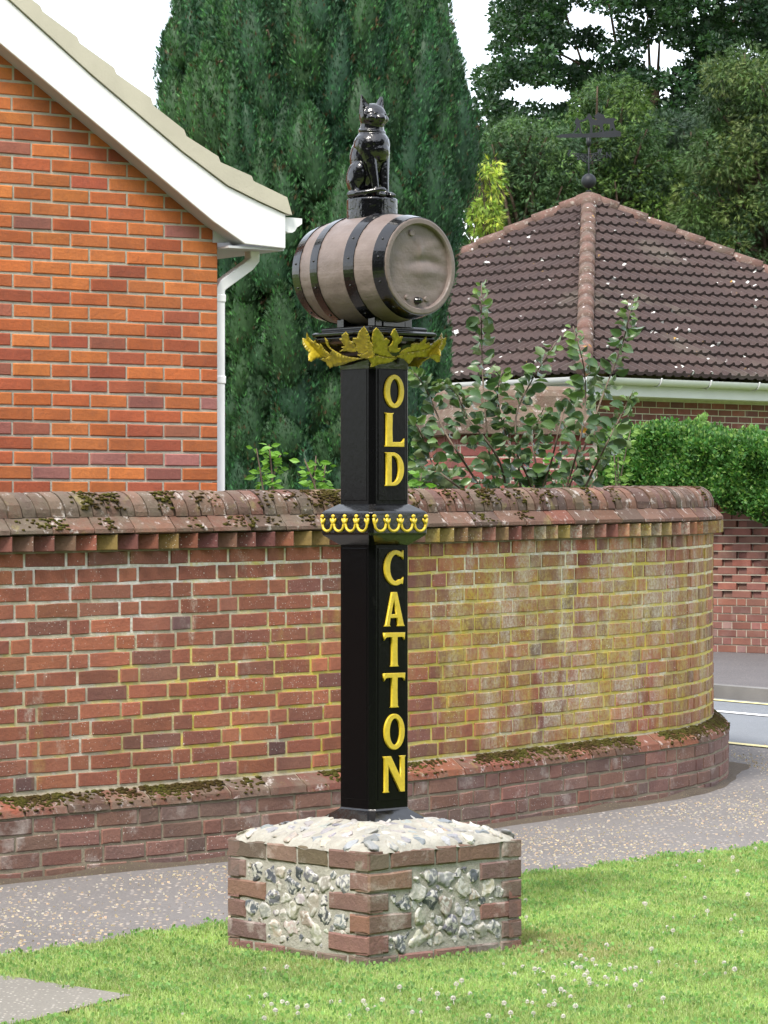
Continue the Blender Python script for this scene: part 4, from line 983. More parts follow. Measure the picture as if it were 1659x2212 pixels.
# ------------------------------------------------------------------ plinth of brick and flint
TH = R(43); PCn = Vector((-.055, 11.5, 0)); S_ = .776; er = Vector((math.cos(TH), math.sin(TH), 0)); elf = Vector((-math.sin(TH), math.cos(TH), 0))
PC = PCn+(er+elf)*(S_/2)
plinth = empty('flint_plinth', (PC.x, PC.y, 0), 'square brick and flint plinth with a cobbled cap on the grass, carrying the sign post', 'plinth')
faces_ = [(PCn, er, -elf), (PCn+elf*S_, -elf, -er), (PCn+(er+elf)*S_, -er, elf), (PCn+er*S_, elf, er)]
prow = [(.21, .135, .11), (.23, .135, .108), (.18, .125, .105), (.25, .14, .11), (.17, .13, .10), (.20, .15, .12)]
mb = MB(); panels = []
for fi, (A, E, N) in enumerate(faces_):
    P = lambda u, z, d, A=A, E=E, N=N: A+E*u+N*d+Vector((0, 0, z))
    # face 0 runs corner->right; face 1 runs left-end->corner
    for r in range(6):
        z1 = .409-r*.0745; z0 = z1-.064 if r < 5 else -.05
        if r == 0 or r == 5:
            seq = [.102, .215, .102, .215, .102] if fi % 2 == 0 else [.215, .16, .16, .215]
            if r == 5: seq = [.14, .17, .155, .16, .11]
            tot = sum(seq); gap = (S_-tot)/(len(seq)-1); u = 0
            for ln in seq:
                brick(mb, P, u, u+ln, z0, z1, .0+random.uniform(-.001, .003), pal([(.15, .115, .085), (.19, .13, .10), (.16, .14, .085), (.20, .13, .10)] if r == 0 else prow, .12), 2, .006, .003, .004, -.07); u += ln+gap
        else:
            if fi % 2 == 0: a, b = ((.215, .215) if r % 2 else (.102, .102))
            else: a, b = ((.102, .102) if r % 2 else (.215, .215))
            cr_ = pal([(.22, .130, .102), (.20, .125, .10), (.19, .125, .10), (.26, .130, .095)], .1)
            brick(mb, P, 0, a, z0, z1, random.uniform(-.001, .003), pal(prow, .1) if fi == 1 else cr_, 2, .006, .003, .004, -.07)
            brick(mb, P, S_-b, S_, z0, z1, random.uniform(-.001, .003), cr_ if fi == 1 else pal(prow, .1), 2, .006, .003, .004, -.07)
            panels.append((fi, P, a, S_-b, z0-.0105, z1))
    V = []; UV = []; nx_, nz_ = 40, 22
    for i in range(nx_+1):
        for j in range(nz_+1):
            u = S_*i/nx_; z = -.05+.457*j/nz_; d = -.006+.004*mnoise.noise(((A+E*u).x*25, (A+E*u).y*25, z*25)); d -= 0 if .008 < u < S_-.008 else .004
            V.append(P(min(max(u, .008), S_-.008), z, d)); UV.append((u, z))
    mb.add(V, [(i*(nz_+1)+j, (i+1)*(nz_+1)+j, (i+1)*(nz_+1)+j+1, i*(nz_+1)+j+1) for i in range(nx_) for j in range(nz_)], (1, 1, 1), UV, 1, True)
mb.build('brickwork', [MAT['brick_plinth'], MAT['mortar_plinth']], plinth)
def stone(mb, c, ax, ay, az_, sx, sy, sz_, col, sub=ICO3, rough=.28, cut=.5):
    sd_ = random.uniform(0, 100); V = []; cuts = [(Vector((random.gauss(0, .28), random.gauss(0, .28), 1)).normalized(), cut)]+[(Vector((random.uniform(-1, 1), random.uniform(-1, 1), random.uniform(.1, .8))).normalized(), random.uniform(.6, .9)) for _ in range(5)]
    for v in sub[0]:
        v = Vector(v)
        for nc__, cc__ in cuts:
            dd__ = v.dot(nc__)
            if dd__ > cc__: v = v-nc__*(dd__-cc__)
        k = 1+rough*mnoise.noise(v*1.3+Vector((sd_, 0, 0)))+rough*.5*mnoise.noise(v*3+Vector((0, sd_, 0)))
        V.append(c+ax*(v.x*sx*k)+ay*(v.y*sy*k)+az_*(v.z*sz_*k))
    mb.add(V, sub[1], col, None, 0, random.random() < .6)
mb = MB(); fcols = [(.08, .088, .10), (.12, .125, .14), (.10, .108, .12), (.15, .158, .17), (.22, .225, .23), (.31, .30, .28), (.07, .075, .085), (.18, .185, .195), (.36, .33, .28), (.27, .24, .20)]
random.seed(5)
for fi, (A, E, N) in enumerate(faces_):
    mb = MB(); placed = []; rowsp = [p for p in panels if p[0] == fi]
    def ok(u, z, r):
        for (_, P, a, b, z0, z1) in rowsp:
            if z0 <= z <= z1+.001:
                if not (a+r*.70 < u < b-r*.70): return False
        return True
    zlo, zhi = .409-5*.0745+.012, .409-.0745-.004
    for rr_ in [.034, .030, .026, .021, .016, .012, .009]:
        for _ in range(700):
            u = random.uniform(.08, S_-.08); z = random.uniform(zlo+rr_*.8, zhi-rr_*.8); sx = rr_*random.uniform(.95, 1.25); sz_ = rr_*random.uniform(.85, 1.2)
            if not (ok(u, z, sx+.004) and ok(u, z+sz_*.55, sx*.7) and ok(u, z-sz_*.55, sx*.7)): continue
            if any(math.hypot((u-a)/1.0, z-b) < (sx+sz_)/2+c_+.0015 for a, b, c_ in placed): continue
            placed.append((u, z, (sx+sz_)/2*.94)); an = random.uniform(-.6, .6); ex = E*math.cos(an)+Vector((0, 0, math.sin(an))); ez = Vector((0, 0, math.cos(an)))-E*math.sin(an)
            stone(mb, A+E*u+N*(-.008)+Vector((0, 0, z)), ex, ez, N, sx*1.08, sz_*1.08, rr_*.30+.0075, pal(fcols, .15), ICO3, .42, .42)
    mb.build('flint_panel', MAT['flint'], plinth)

# cobbled cap
capp = [(.389, .406), (.383, .420), (.352, .441), (.27, .464), (.18, .485), (.10, .502), (.03, .508)]
def cap_z(h): return float(np.interp(h, [c[0] for c in capp[::-1]], [c[1] for c in capp[::-1]]))
mb = MB(); n = 56; V = []
for i in range(n+1):
    for j in range(n+1):
        a = -.389+.778*i/n; b = -.389+.778*j/n; h = (abs(a)**14+abs(b)**14)**(1/14); h = min(h, .389)
        V.append(PC+er*a+elf*b+Vector((0, 0, cap_z(h)-.004+.007*mnoise.noise((a*22, b*22, 0)))))
mb.add(V, [(i*(n+1)+j, (i+1)*(n+1)+j, (i+1)*(n+1)+j+1, i*(n+1)+j+1) for i in range(n) for j in range(n)], (1, 1, 1), None, 0, True)
mb.build('mortar_cap', MAT['mortar_plinth'], plinth)
mb = MB(); placed = []; pc_ = [(.38, .37, .34), (.44, .43, .40), (.31, .31, .30), (.18, .19, .205), (.37, .33, .27), (.24, .245, .255), (.34, .33, .29)]
for rr_ in (.026, .022, .018, .014, .011):
    for _ in range(1500 if rr_ > .015 else 400):
        a = random.uniform(-.36, .36); b = random.uniform(-.36, .36); h = max(abs(a), abs(b))
        if h < .115 or h > .368: continue
        if any(math.hypot(a-p, b-q) < rr_*1.06+r_ for p, q, r_ in placed): continue
        placed.append((a, b, rr_*1.06)); o_ = (er*a if abs(a) > abs(b) else elf*b).normalized(); tn = Vector((-o_.y, o_.x, 0))
        z = cap_z(h); sl_ = (cap_z(h-.01)-cap_z(h+.01))/.02; od = (o_-Vector((0, 0, sl_))).normalized(); nn_ = tn.cross(od); nn_ = nn_ if nn_.z > 0 else -nn_
        an = random.gauss(0, .5); e1 = od*math.cos(an)+tn*math.sin(an); e2 = tn*math.cos(an)-od*math.sin(an)
        stone(mb, PC+er*a+elf*b+Vector((0, 0, z-.0085)), e1, e2, nn_, rr_*1.35, rr_*.92, rr_*.55, pal(pc_, .12), ICO3, .45, .45)
mb.build('cap_flints', MAT['flint_pale'], plinth)

# ------------------------------------------------------------------ the village sign
AX = Vector((px(808.5, 0, 12.05).x, 12.05, 0)); TS = R(41.5); ur = Vector((math.cos(TS), math.sin(TS), 0)); nr = Vector((math.sin(TS), -math.cos(TS), 0))
sign = empty('village_sign', (AX.x, AX.y, .49), 'tall black village sign post with yellow lettering, a barrel and a black cat on top', 'village sign')
def oct_(h, ch, z): return [AX+ur*a+nr*b+Vector((0, 0, z)) for a, b in ((h, h-ch), (h, -(h-ch)), (h-ch, -h), (-(h-ch), -h), (-h, -(h-ch)), (-h, h-ch), (-(h-ch), h), (h-ch, h))]
mb = MB(); loft(mb, [oct_(.097, .018, z) for z in (.50, 1.3, 1.9, 2.26)])
for sgn in (1, -1):       # raised lettering panel on the two lettered faces
    for za, zb_ in ((.56, 1.49), (1.665, 2.15)):
        add_box(mb, AX+nr*(sgn*.0975)+Vector((0, 0, (za+zb_)/2)), ur, nr, (0, 0, 1), .068, .0025, (zb_-za)/2)
for sgn in (1, -1):
    for za, zb_ in ((.56, 1.49), (1.665, 2.15)):
        add_box(mb, AX+ur*(sgn*.0972)+Vector((0, 0, (za+zb_)/2)), nr, ur, (0, 0, 1), .070, .0015, (zb_-za)/2)
bevel(mb.build('post', MAT['post'], sign), .0025)
mb = MB(); loft(mb, [oct_(.150, .02, .476), oct_(.148, .02, .487), oct_(.10, .02, .524), oct_(.097, .019, .53)]); bevel(mb.build('base_flange', MAT['black'], sign), .003)
# letters
def arc(cx, cy, rx, ry, a0, a1, n=24): return [(cx+rx*math.cos(R(lerp(a0, a1, i/n))), cy+ry*math.sin(R(lerp(a0, a1, i/n)))) for i in range(n+1)]
LET = {
 'O': [arc(0, .5, .40, .5, 0, 345, 40), arc(0.015, .5, .205, .365, 0, 345, 36)],
 'L': [[(-.40, 1), (-.34, .96), (-.33, .5), (-.34, .06), (-.40, 0), (.40, 0), (.41, .26), (.34, .17), (.28, .145), (-.08, .145), (-.09, .5), (-.08, .94), (-.02, 1), (-.12, .985), (-.30, .985)]],
 'D': [[(-.40, 1), (-.34, .96), (-.33, .5), (-.34, .04), (-.40, 0)]+arc(-.06, .5, .46, .5, -90, 90, 26), arc(-.06, .5, .24, .385, -90, 90, 22)+[(-.12, .885), (-.12, .115)]],
 'C': [arc(.05, .5, .45, .5, 62, 298, 34)+[(.33, .03), (.36, .25), (.29, .18)]+arc(.06, .5, .24, .37, 300, 60, 28)+[(.30, .80), (.355, .72), (.36, 1.0), (.31, .96)]],
 'A': [[(-.42, 0), (-.36, .05), (-.11, 1.0), (.10, 1.0), (.38, .05), (.44, 0), (.10, 0), (.15, .05), (.105, .24), (-.165, .24), (-.20, .05), (-.15, 0)], [(-.13, .36), (.075, .36), (-.03, .76)]],
 'T': [[(-.44, 1.0), (.44, 1.0), (.42, .76), (.36, .84), (.30, .86), (.125, .86), (.12, .5), (.13, .06), (.19, 0), (-.17, 0), (-.12, .06), (-.11, .5), (-.115, .86), (-.30, .86), (-.36, .84), (-.43, .76)]],
 'N': [[(-.44, 1.0), (-.14, 1.0), (.24, .40), (.24, .95), (.19, 1.0), (.45, 1.0), (.40, .95), (.40, 0), (.22, 0), (-.24, .72), (-.24, .05), (-.19, 0), (-.44, 0), (-.39, .05), (-.39, .94)]],
}
def letter(ch, z0, h, name='letter', sgn=1):
    cu = bpy.data.curves.new('l', 'CURVE'); cu.dimensions = '2D'; cu.fill_mode = 'BOTH'; cu.extrude = .0035; cu.bevel_depth = .0018; cu.bevel_resolution = 2; cu.offset = -.0022
    for pl in LET[ch]:
        sp = cu.splines.new('POLY'); sp.points.add(len(pl)-1); sp.use_cyclic_u = True
        for p, (x, y) in zip(sp.points, pl): p.co = (x*h*.93, y*h*.985, 0, 1)
    to = bpy.data.objects.new('t', cu); C.objects.link(to); dg = bpy.context.evaluated_depsgraph_get(); me = bpy.data.meshes.new_from_object(to.evaluated_get(dg)); bpy.data.objects.remove(to)
    M = Matrix(((ur.x*sgn, 0, nr.x*sgn, 0), (ur.y*sgn, 0, nr.y*sgn, 0), (0, 1, 0, 0), (0, 0, 0, 1))); o = AX+nr*(sgn*.1035)+ur*(.006*sgn)+Vector((0, 0, z0)); me.transform(Matrix.Translation(o) @ M)
    me.materials.clear(); me.materials.append(MAT['gold'])
    return link(name, me, sign)
def zs(y): return EYE+(HY-(1000+y/1.3012)/1.4756)/F*11.97
for ch, y0, y1 in (('O', 250, 392), ('L', 408, 552), ('D', 573, 715), ('C', 978, 1128), ('A', 1152, 1297), ('T', 1320, 1464), ('T', 1488, 1634), ('O', 1657, 1809), ('N', 1832, 1985)):
    letter(ch, zs(y1), zs(y0)-zs(y1))
# collar
mb = MB(); loft(mb, [oct_(.098, .016, 1.500), oct_(.142, .012, 1.538), oct_(.144, .012, 1.546), oct_(.144, .012, 1.618), oct_(.142, .012, 1.624), oct_(.100, .016, 1.652)])
collar = bevel(mb.build('collar', MAT['black'], sign), .003)
for fi, (E, N) in enumerate(((ur, nr), (nr, -ur), (-ur, -nr), (-nr, ur))):
    mb = MB(); c = AX+N*.1455; wd = .262/4
    for k in range(4):
        uc = -.131+wd*(k+.5); pts_ = [(-wd*.44, 1.612), (-wd*.40, 1.600), (-wd*.30, 1.592), (-wd*.36, 1.582), (-wd*.40, 1.570)]
        pts_ = [(-wd*.5, 1.600), (-wd*.47, 1.585)]+[(wd*.40*math.cos(t), 1.574+.022*math.sin(t)) for t in np.linspace(math.pi, 2*math.pi, 12)]+[(wd*.47, 1.585), (wd*.5, 1.600)]
        tube(mb, [c+E*(uc+a)+Vector((0, 0, b)) for a, b in pts_], .0052, 8)
    for k in range(5):
        uc = -.131+wd*k; uc = max(-.127, min(.127, uc))
        for a, b in ((-.013, 1.592), (.013, 1.592)):
            if abs(uc+a) < .135: tube(mb, [c+E*(uc+a*.2)+Vector((0, 0, 1.580)), c+E*(uc+a)+Vector((0, 0, 1.594)), c+E*(uc+a*1.15)+Vector((0, 0, 1.599))], [.006, .0045, .002], 7)
        mb.add([c+E*(uc+v[0]*.0095)+N*(v[1]*.006)+Vector((0, 0, 1.607+v[2]*.0075)) for v in ICO2[0]], ICO2[1], smooth=True)
    mb.build('loop_ornament', MAT['gold'], collar)
# capital
mb = MB(); loft(mb, [oct_(.097, .016, 2.15), oct_(.10, .016, 2.20), oct_(.145, .012, 2.245), oct_(.160, .008, 2.252), oct_(.163, .008, 2.266), oct_(.154, .008, 2.268), oct_(.157, .008, 2.270), oct_(.167, .008, 2.274), oct_(.168, .008, 2.284), oct_(.160, .008, 2.289), oct_(.141, .008, 2.290), oct_(.144, .008, 2.300), oct_(.138, .008, 2.306)])
capital = bevel(mb.build('capital', MAT['black'], sign), .0018)
# leaves: outlines laid over the flared sides of the capital
LV = [
 (0, [(115, 178), (135, 225), (165, 258), (190, 272), (200, 255), (212, 285), (238, 300), (250, 320), (252, 292), (275, 318), (300, 360), (345, 392), (362, 415), (340, 432), (250, 428), (190, 410), (155, 412), (125, 428), (128, 385), (138, 345), (118, 315), (106, 250)]),
 (0, [(245, 442), (330, 434), (352, 420), (360, 385), (380, 375), (370, 350), (400, 372), (440, 395), (500, 425), (560, 442), (640, 455), (700, 462), (640, 472), (560, 488), (500, 508), (440, 518), (385, 522), (350, 540), (345, 520), (325, 505), (310, 475), (275, 458)]),
 (0, [(303, 240), (330, 268), (345, 320), (375, 365), (350, 345), (318, 305)]),
 (0, [(455, 258), (480, 262), (482, 225), (520, 197), (545, 225), (553, 265), (560, 285), (600, 300), (625, 350), (640, 385), (600, 395), (520, 380), (455, 380), (500, 355), (475, 340), (510, 335), (490, 300)]),
 (0, [(595, 262), (635, 262), (655, 200), (705, 157), (740, 205), (763, 265), (765, 330), (745, 385), (705, 415), (650, 410), (630, 370), (625, 320), (590, 290)]),
 (0, [(640, 425), (700, 420), (745, 390), (765, 300), (795, 345), (785, 385), (810, 430), (800, 462), (740, 470), (680, 455)]),
 (1, [(800, 200), (830, 170), (865, 195), (900, 240), (910, 275), (935, 265), (965, 290), (940, 330), (945, 380), (985, 430), (1040, 445), (960, 445), (880, 440), (830, 415), (790, 415), (795, 350), (785, 280)]),
 (1, [(745, 458), (800, 448), (830, 432), (880, 445), (960, 452), (1040, 450), (980, 490), (920, 508), (850, 520), (800, 545), (775, 550), (780, 515), (760, 490)]),
 (1, [(975, 230), (1000, 180), (1020, 170), (1040, 200), (1060, 245), (1098, 240), (1080, 290), (1045, 320), (1045, 360), (1075, 355), (1065, 385), (1020, 400), (960, 395), (950, 350), (985, 315), (1000, 280)]),
 (1, [(1090, 380), (1140, 350), (1180, 340), (1185, 310), (1220, 298), (1270, 300), (1300, 270), (1338, 232), (1340, 265), (1325, 300), (1370, 285), (1385, 318), (1360, 335), (1320, 365), (1240, 375), (1160, 385), (1110, 405), (1060, 410)]),
 (1, [(1100, 400), (1180, 390), (1300, 368), (1360, 345), (1420, 285), (1470, 250), (1545, 230), (1540, 290), (1510, 345), (1470, 382), (1485, 420), (1478, 470), (1450, 475), (1400, 440), (1340, 428), (1260, 430), (1210, 440), (1185, 480), (1160, 505), (1130, 480), (1095, 445)]),
 (1, [(1030, 440), (1100, 400), (1120, 440), (1100, 455)]),
]
for rot in (0, 1):
    sg = 1 if rot == 0 else -1
    for li, (side, pl) in enumerate(LV):
        E, N = (ur, nr) if side == 1 else (nr, -ur)
        bm = bmesh.new(); vs = []
        poly = []
        for i, p in enumerate(pl):
            q = pl[(i+1) % len(pl)]; poly.append(p); poly.append(((p[0]+q[0])/2, (p[1]+q[1])/2))
        cxm = sum(p[0] for p in pl)/len(pl); cym = sum(p[1] for p in pl)/len(pl)
        for p in poly: vs.append(bm.verts.new((p[0], p[1], 0)))
        bm.faces.new(vs); bm.normal_update(); bmesh.ops.triangulate(bm, faces=bm.faces[:]); bmesh.ops.subdivide_edges(bm, edges=bm.edges[:], cuts=2, use_grid_fill=True)
        bmesh.ops.triangulate(bm, faces=bm.faces[:])
        # distance to outline gives a cupped, veined relief
        P2 = np.array(poly); 
        for v in bm.verts:
            x, y = v.co.x, v.co.y; dmin = float(np.min(np.hypot(P2[:, 0]-x, P2[:, 1]-y)))
            z = EYE+(HY-(1000+y/3.19)/1.4756)/586.0; d = .112+(z-2.165)*.62-.0*dmin + .005*math.exp(-dmin/10) + .0010*li
            d = max(d, .106)
            sx_ = ((940+x/3.19)/1.4756-808.5)/586.0
            # solve u so that (E*u+N*d).x = sx_
            u = (sx_-N.x*d)/E.x
            if side == 0: u = max(u, -.215)
            p3 = AX+(E*u+N*d)*1.0; p3.z = z
            if rot: p3 = Vector((2*AX.x-p3.x, 2*AX.y-p3.y, z))
            v.co = p3
        me = bpy.data.meshes.new('acanthus_leaf'); bm.to_mesh(me); bm.free(); me.materials.append(MAT['gilt'])
        me.polygons.foreach_set('use_smooth', [True]*len(me.polygons))
        lo_ = link('acanthus_leaf', me, capital); sm_ = lo_.modifiers.new('solid', 'SOLIDIFY'); sm_.thickness = .004; sm_.offset = 0
# barrel
TB = R(43); bax = Vector((math.sin(TB), -math.cos(TB), 0)); bsd = Vector((math.cos(TB), math.sin(TB), 0)); BCn = Vector((AX.x-.004, AX.y, 2.522)); UZ = Vector((0, 0, 1))
def brad(s): return .207-(.207-.176)*(abs(s)/.255)**2
def ringb(s, r, n=96, groove=False): 
    out = []
    for i in range(n):
        a = 2*math.pi*i/n; rr2 = r-(.0018 if groove and i % 6 == 0 else 0); out.append(BCn+bax*s+(bsd*math.cos(a)+UZ*math.sin(a))*rr2)
    return out
mb = MB(); n = 96; SS = np.linspace(-.255, .255, 31)
V = [p for s in SS for p in ringb(s, brad(s), n, True)]; UV = [(s, i/n) for s in SS for i in range(n)]
Fc = [(i*n+k, i*n+(k+1) % n, (i+1)*n+(k+1) % n, (i+1)*n+k) for i in range(len(SS)-1) for k in range(n)]
mb.add(V, Fc, (1, 1, 1), UV, 0, True)
for sg in (1, -1):
    prof = [(sg*.255, .176), (sg*.2565, .172), (sg*.2565, .158), (sg*.252, .154), (sg*.237, .153)]
    V = [p for s, r in prof for p in ringb(s, r, n)]; mb.add(V, [(i*n+k, i*n+(k+1) % n, (i+1)*n+(k+1) % n, (i+1)*n+k)[::-sg] for i in range(4) for k in range(n)], (1, 1, 1), [(0.02*i, k/n) for i in range(5) for k in range(n)], 0, False)
barrel = mb.build('barrel', MAT['barrel'], sign)
# dented barrel heads
for sg in (1, -1):
    mb = MB(); V = []; UV = []; rings_ = 26
    for i in range(rings_+1):
        for k in range(72):
            a = 2*math.pi*k/72; r = .154*i/rings_; x, y = r*math.cos(a), r*math.sin(a); q = 0
            q += -.0075*math.exp(-((y-.012-.012*math.sin(x*22+.6))/.016)**2)*(1/(1+math.exp(-(x+.03)*60)))*math.exp(-(x/.14)**4)
            q += .006*math.exp(-((y+.02)/.02)**2-((x-.03)/.09)**2) + .0045*math.exp(-((x-.015)/.012)**2-((y-.05)/.03)**2)
            q += .0018*mnoise.noise((x*14, y*30, 3*sg))
            V.append(BCn+bax*(sg*(.240+q))+bsd*(x*sg)+UZ*y); UV.append((x, y*.5))
    mb.add(V, [(i*72+k, i*72+(k+1) % 72, (i+1)*72+(k+1) % 72, (i+1)*72+k)[::sg] for i in range(rings_) for k in range(72)], (1, 1, 1), UV, 0, True)
    hd_ = mb.build('barrel_head', MAT['barrel'], barrel)
for (s0, s1) in ((.200, .251), (.062, .112), (-.128, -.084), (-.251, -.200)):
    mb = MB(); ss = np.linspace(s0, s1, 5); V = []
    R_ = [ringb(s0, brad(s0)-.001, n)]+[ringb(s, brad(s)+.0035, n) for s in ss]+[ringb(s1, brad(s1)-.001, n)]
    loft(mb, R_, False, smooth=False)
    hp = mb.build('hoop', MAT['black'], barrel)
    for an in (200, 172, 150, 235, 20):
        mb = MB(); a = R(an); sc_ = (s0+s1)/2; c = BCn+bax*sc_+(bsd*math.cos(a)+UZ*math.sin(a))*(brad(sc_)+.0035)
        mb.add([c+Vector(v)*.0045 for v in ICO2[0]], ICO2[1], smooth=True)
        mb.build('rivet', MAT['black'], hp)
def hpt(xz, yz, out=0): return BCn+bax*(.243+out)+bsd*((xz-1210)/310*.178)+UZ*((1597-yz)/418*.178)
for xz, yz, r in ((1110, 1868, .009), (1278, 1873, .009), (1152, 1313, .0125)):
    mb = MB(); c = hpt(xz, yz); rr2 = [[c+bax*o_+(bsd*math.cos(t)+UZ*math.sin(t))*q for t in np.linspace(0, 2*math.pi, 20, False)] for o_, q in ((-.006, r), (.002, r), (.004, r*.8))]
    loft(mb, rr2, True, smooth=False); mb.build('plug', MAT['barrel'], barrel)
mb = MB(); c = hpt(1198, 1893); tube(mb, [c-bax*.006, c+bax*.004, c+bax*.006, c+bax*.020, c+bax*.024], [.014, .014, .0095, .011, .004], 14); mb.build('tap', MAT['black'], barrel)
mb = MB()
for s, w_ in ((-.085, 0), (.085, 0)):
    c = AX+bax*s; add_box(mb, Vector((c.x, c.y, 2.325)), bsd, bax, UZ, .055, .022, .022)
for sx in (-1, 1):
    for s in (-.085, .085):
        c = AX+bax*s+bsd*(sx*.075); add_box(mb, Vector((c.x, c.y, 2.330)), bsd, bax, UZ, .018, .02, .026)
bevel(mb.build('cradle', MAT['black'], sign), .003)
# pedestal under the cat
CB = AX-bax*.012; CBz = 2.788
mb = MB(); rg = []
for z, k in ((2.69, 1), (2.782, 1), (2.787, .985), (2.788, .95)):
    rg.append([CB+(bax*(math.copysign(abs(math.cos(t))**.75, math.cos(t))*.088)+bsd*(math.copysign(abs(math.sin(t))**.75, math.sin(t))*.085))*k+UZ*z for t in np.linspace(0, 2*math.pi, 48, False)])
loft(mb, rg, True, smooth=False); bevel(mb.build('cat_pedestal', MAT['cast'], sign), .003, 2, 50)
# the cat: one continuous body grown from overlapping forms
right = -bsd     # the cat's right flank, towards the viewer's left
def cp(s, w_, z): return Vector((CB.x, CB.y, CBz))+bax*s+right*w_+UZ*z
mb = MB()
def ell(s, w_, z, a, b, c, pitch=0, yaw=0, src=ICO3):
    fx = bax*math.cos(pitch)+UZ*math.sin(pitch); fz = UZ*math.cos(pitch)-bax*math.sin(pitch); fy = right
    if yaw: fx, fy = fx*math.cos(yaw)+fy*math.sin(yaw), fy*math.cos(yaw)-fx*math.sin(yaw)
    mb.add([cp(s, w_, z)+fx*(v[0]*a)+fy*(v[1]*b)+fz*(v[2]*c) for v in src[0]], src[1], smooth=True)
def limb(pts, rad, n=14):
    tube(mb, [cp(*p) for p in pts], rad, n)
    for p, r in ((pts[0], rad[0]), (pts[-1], rad[-1])): ell(*p, r, r, r, src=ICO2)
ell(-.034, 0, .082, .066, .066, .084)                      # rump
ell(-.026, 0, .150, .067, .066, .088, .12)                 # belly
ell(-.002, 0, .200, .070, .068, .060, .1)                   # chest
ell(.016, 0, .178, .054, .058, .05)
limb([(-.002, 0, .21), (-.002, 0, .25), (.0, 0, .275), (.004, 0, .30)], [.057, .047, .044, .045])
ell(.004, 0, .306, .050, .052, .050)                       # skull
ell(.010, 0, .292, .046, .046, .038)
ell(.040, 0, .298, .028, .024, .019, -.25)                 # muzzle
ell(.050, 0, .293, .015, .017, .011)
ell(.044, 0, .280, .014, .014, .008)                       # chin
ell(.062, 0, .2975, .005, .0055, .004)                     # nose
ell(.035, 0, .316, .020, .014, .014, -.5)                  # bridge
for sg in (1, -1):
    ell(.036, sg*.021, .318, .013, .011, .007, -.2)        # brows
    ell(.028, sg*.030, .296, .022, .019, .018)             # cheeks
    # ear: hollow cone
    b0 = [(.012, .018, .336), (.004, .045, .328), (-.020, .046, .326), (-.018, .022, .338)]; tp = (-.004, .050, .392)
    V = [cp(a, sg*b, c) for a, b, c in b0]+[cp(*(tp[0], sg*tp[1], tp[2]))]; dp = cp(-.004, sg*.034, .342)
    V2 = V+[dp]; mb.add([cp(.018, sg*.010, .330), cp(.012, sg*.053, .310), cp(-.022, sg*.048, .312), cp(-.020, sg*.014, .330), cp(.0, sg*.054, .388), cp(-.009, sg*.050, .389)], [(0, 1, 4), (1, 2, 5, 4), (2, 3, 5), (3, 0, 4, 5), (3, 2, 1, 0)] if sg > 0 else [(4, 1, 0), (4, 5, 2, 1), (5, 3, 2), (5, 4, 0, 3), (0, 1, 2, 3)])
    # front leg, paw
    limb([(.016, sg*.034, .175), (.030, sg*.030, .12), (.040, sg*.026, .07), (.046, sg*.024, .03), (.050, sg*.024, .014)], [.030, .022, .0165, .014, .014])
    ell(.066, sg*.024, .011, .024, .017, .0115)
    for tq in (-.009, 0, .009): ell(.083, sg*.024+tq, .009, .009, .0056, .008, src=ICO2)
    ell(.006, sg*.045, .19, .030, .022, .042, .3)          # shoulder
    # thigh, hind paw
    ell(-.028, sg*.056, .078, .046, .026, .062, -.2)
    ell(-.012, sg*.060, .100, .026, .018, .036, -.3)
    limb([(-.030, sg*.060, .06), (-.020, sg*.064, .03), (-.008, sg*.064, .014)], [.026, .019, .013])
    ell(.012, sg*.064, .010, .030, .014, .0105)
# collarbone ruff and chest folds
tube(mb, [cp(-.001+.047*math.cos(t), .047*math.sin(t), .252-.006*math.cos(t)) for t in np.linspace(0, 2*math.pi, 30)], .005, 8)
# tail wrapping round the right side to the front paws
limb([(-.075, 0.0, .020), (-.070, .045, .016), (-.040, .076, .014), (.0, .080, .014), (.035, .066, .017), (.062, .044, .024), (.074, .026, .028), (.078, .014, .028)], [.014, .013, .012, .0115, .011, .011, .012, .009])
cat = mb.build('cat_statue', MAT['cast'], sign)
rm = cat.modifiers.new('remesh', 'REMESH'); rm.mode = 'VOXEL'; rm.voxel_size = .0026; rm.use_smooth_shade = True
sm = cat.modifiers.new('smooth', 'SMOOTH'); sm.factor = .5; sm.iterations = 4
tag(cat, 'glossy black seated cat statue')
for sg in (1, -1):      # eyes
    mb = MB(); c = cp(.0445, sg*.0245, .3125); mb.add([c+bax*(v[0]*.0055)+right*(v[1]*.0085)+UZ*(v[2]*.0040) for v in ICO2[0]], ICO2[1], smooth=True); mb.build('eye', MAT['cast'], cat)
for sg in (1, -1):
    mb = MB(); b = [cp(.0185, sg*.018, .337), cp(.0145, sg*.047, .328), cp(.004, sg*.052, .380)]; off = bax*.001
    ctr_ = (b[0]+b[1]+b[2])/3-bax*.010
    mb.add(b+[ctr_], [(0, 1, 3), (1, 2, 3), (2, 0, 3)]); mb.build('inner_ear', MAT['cast'], cat)

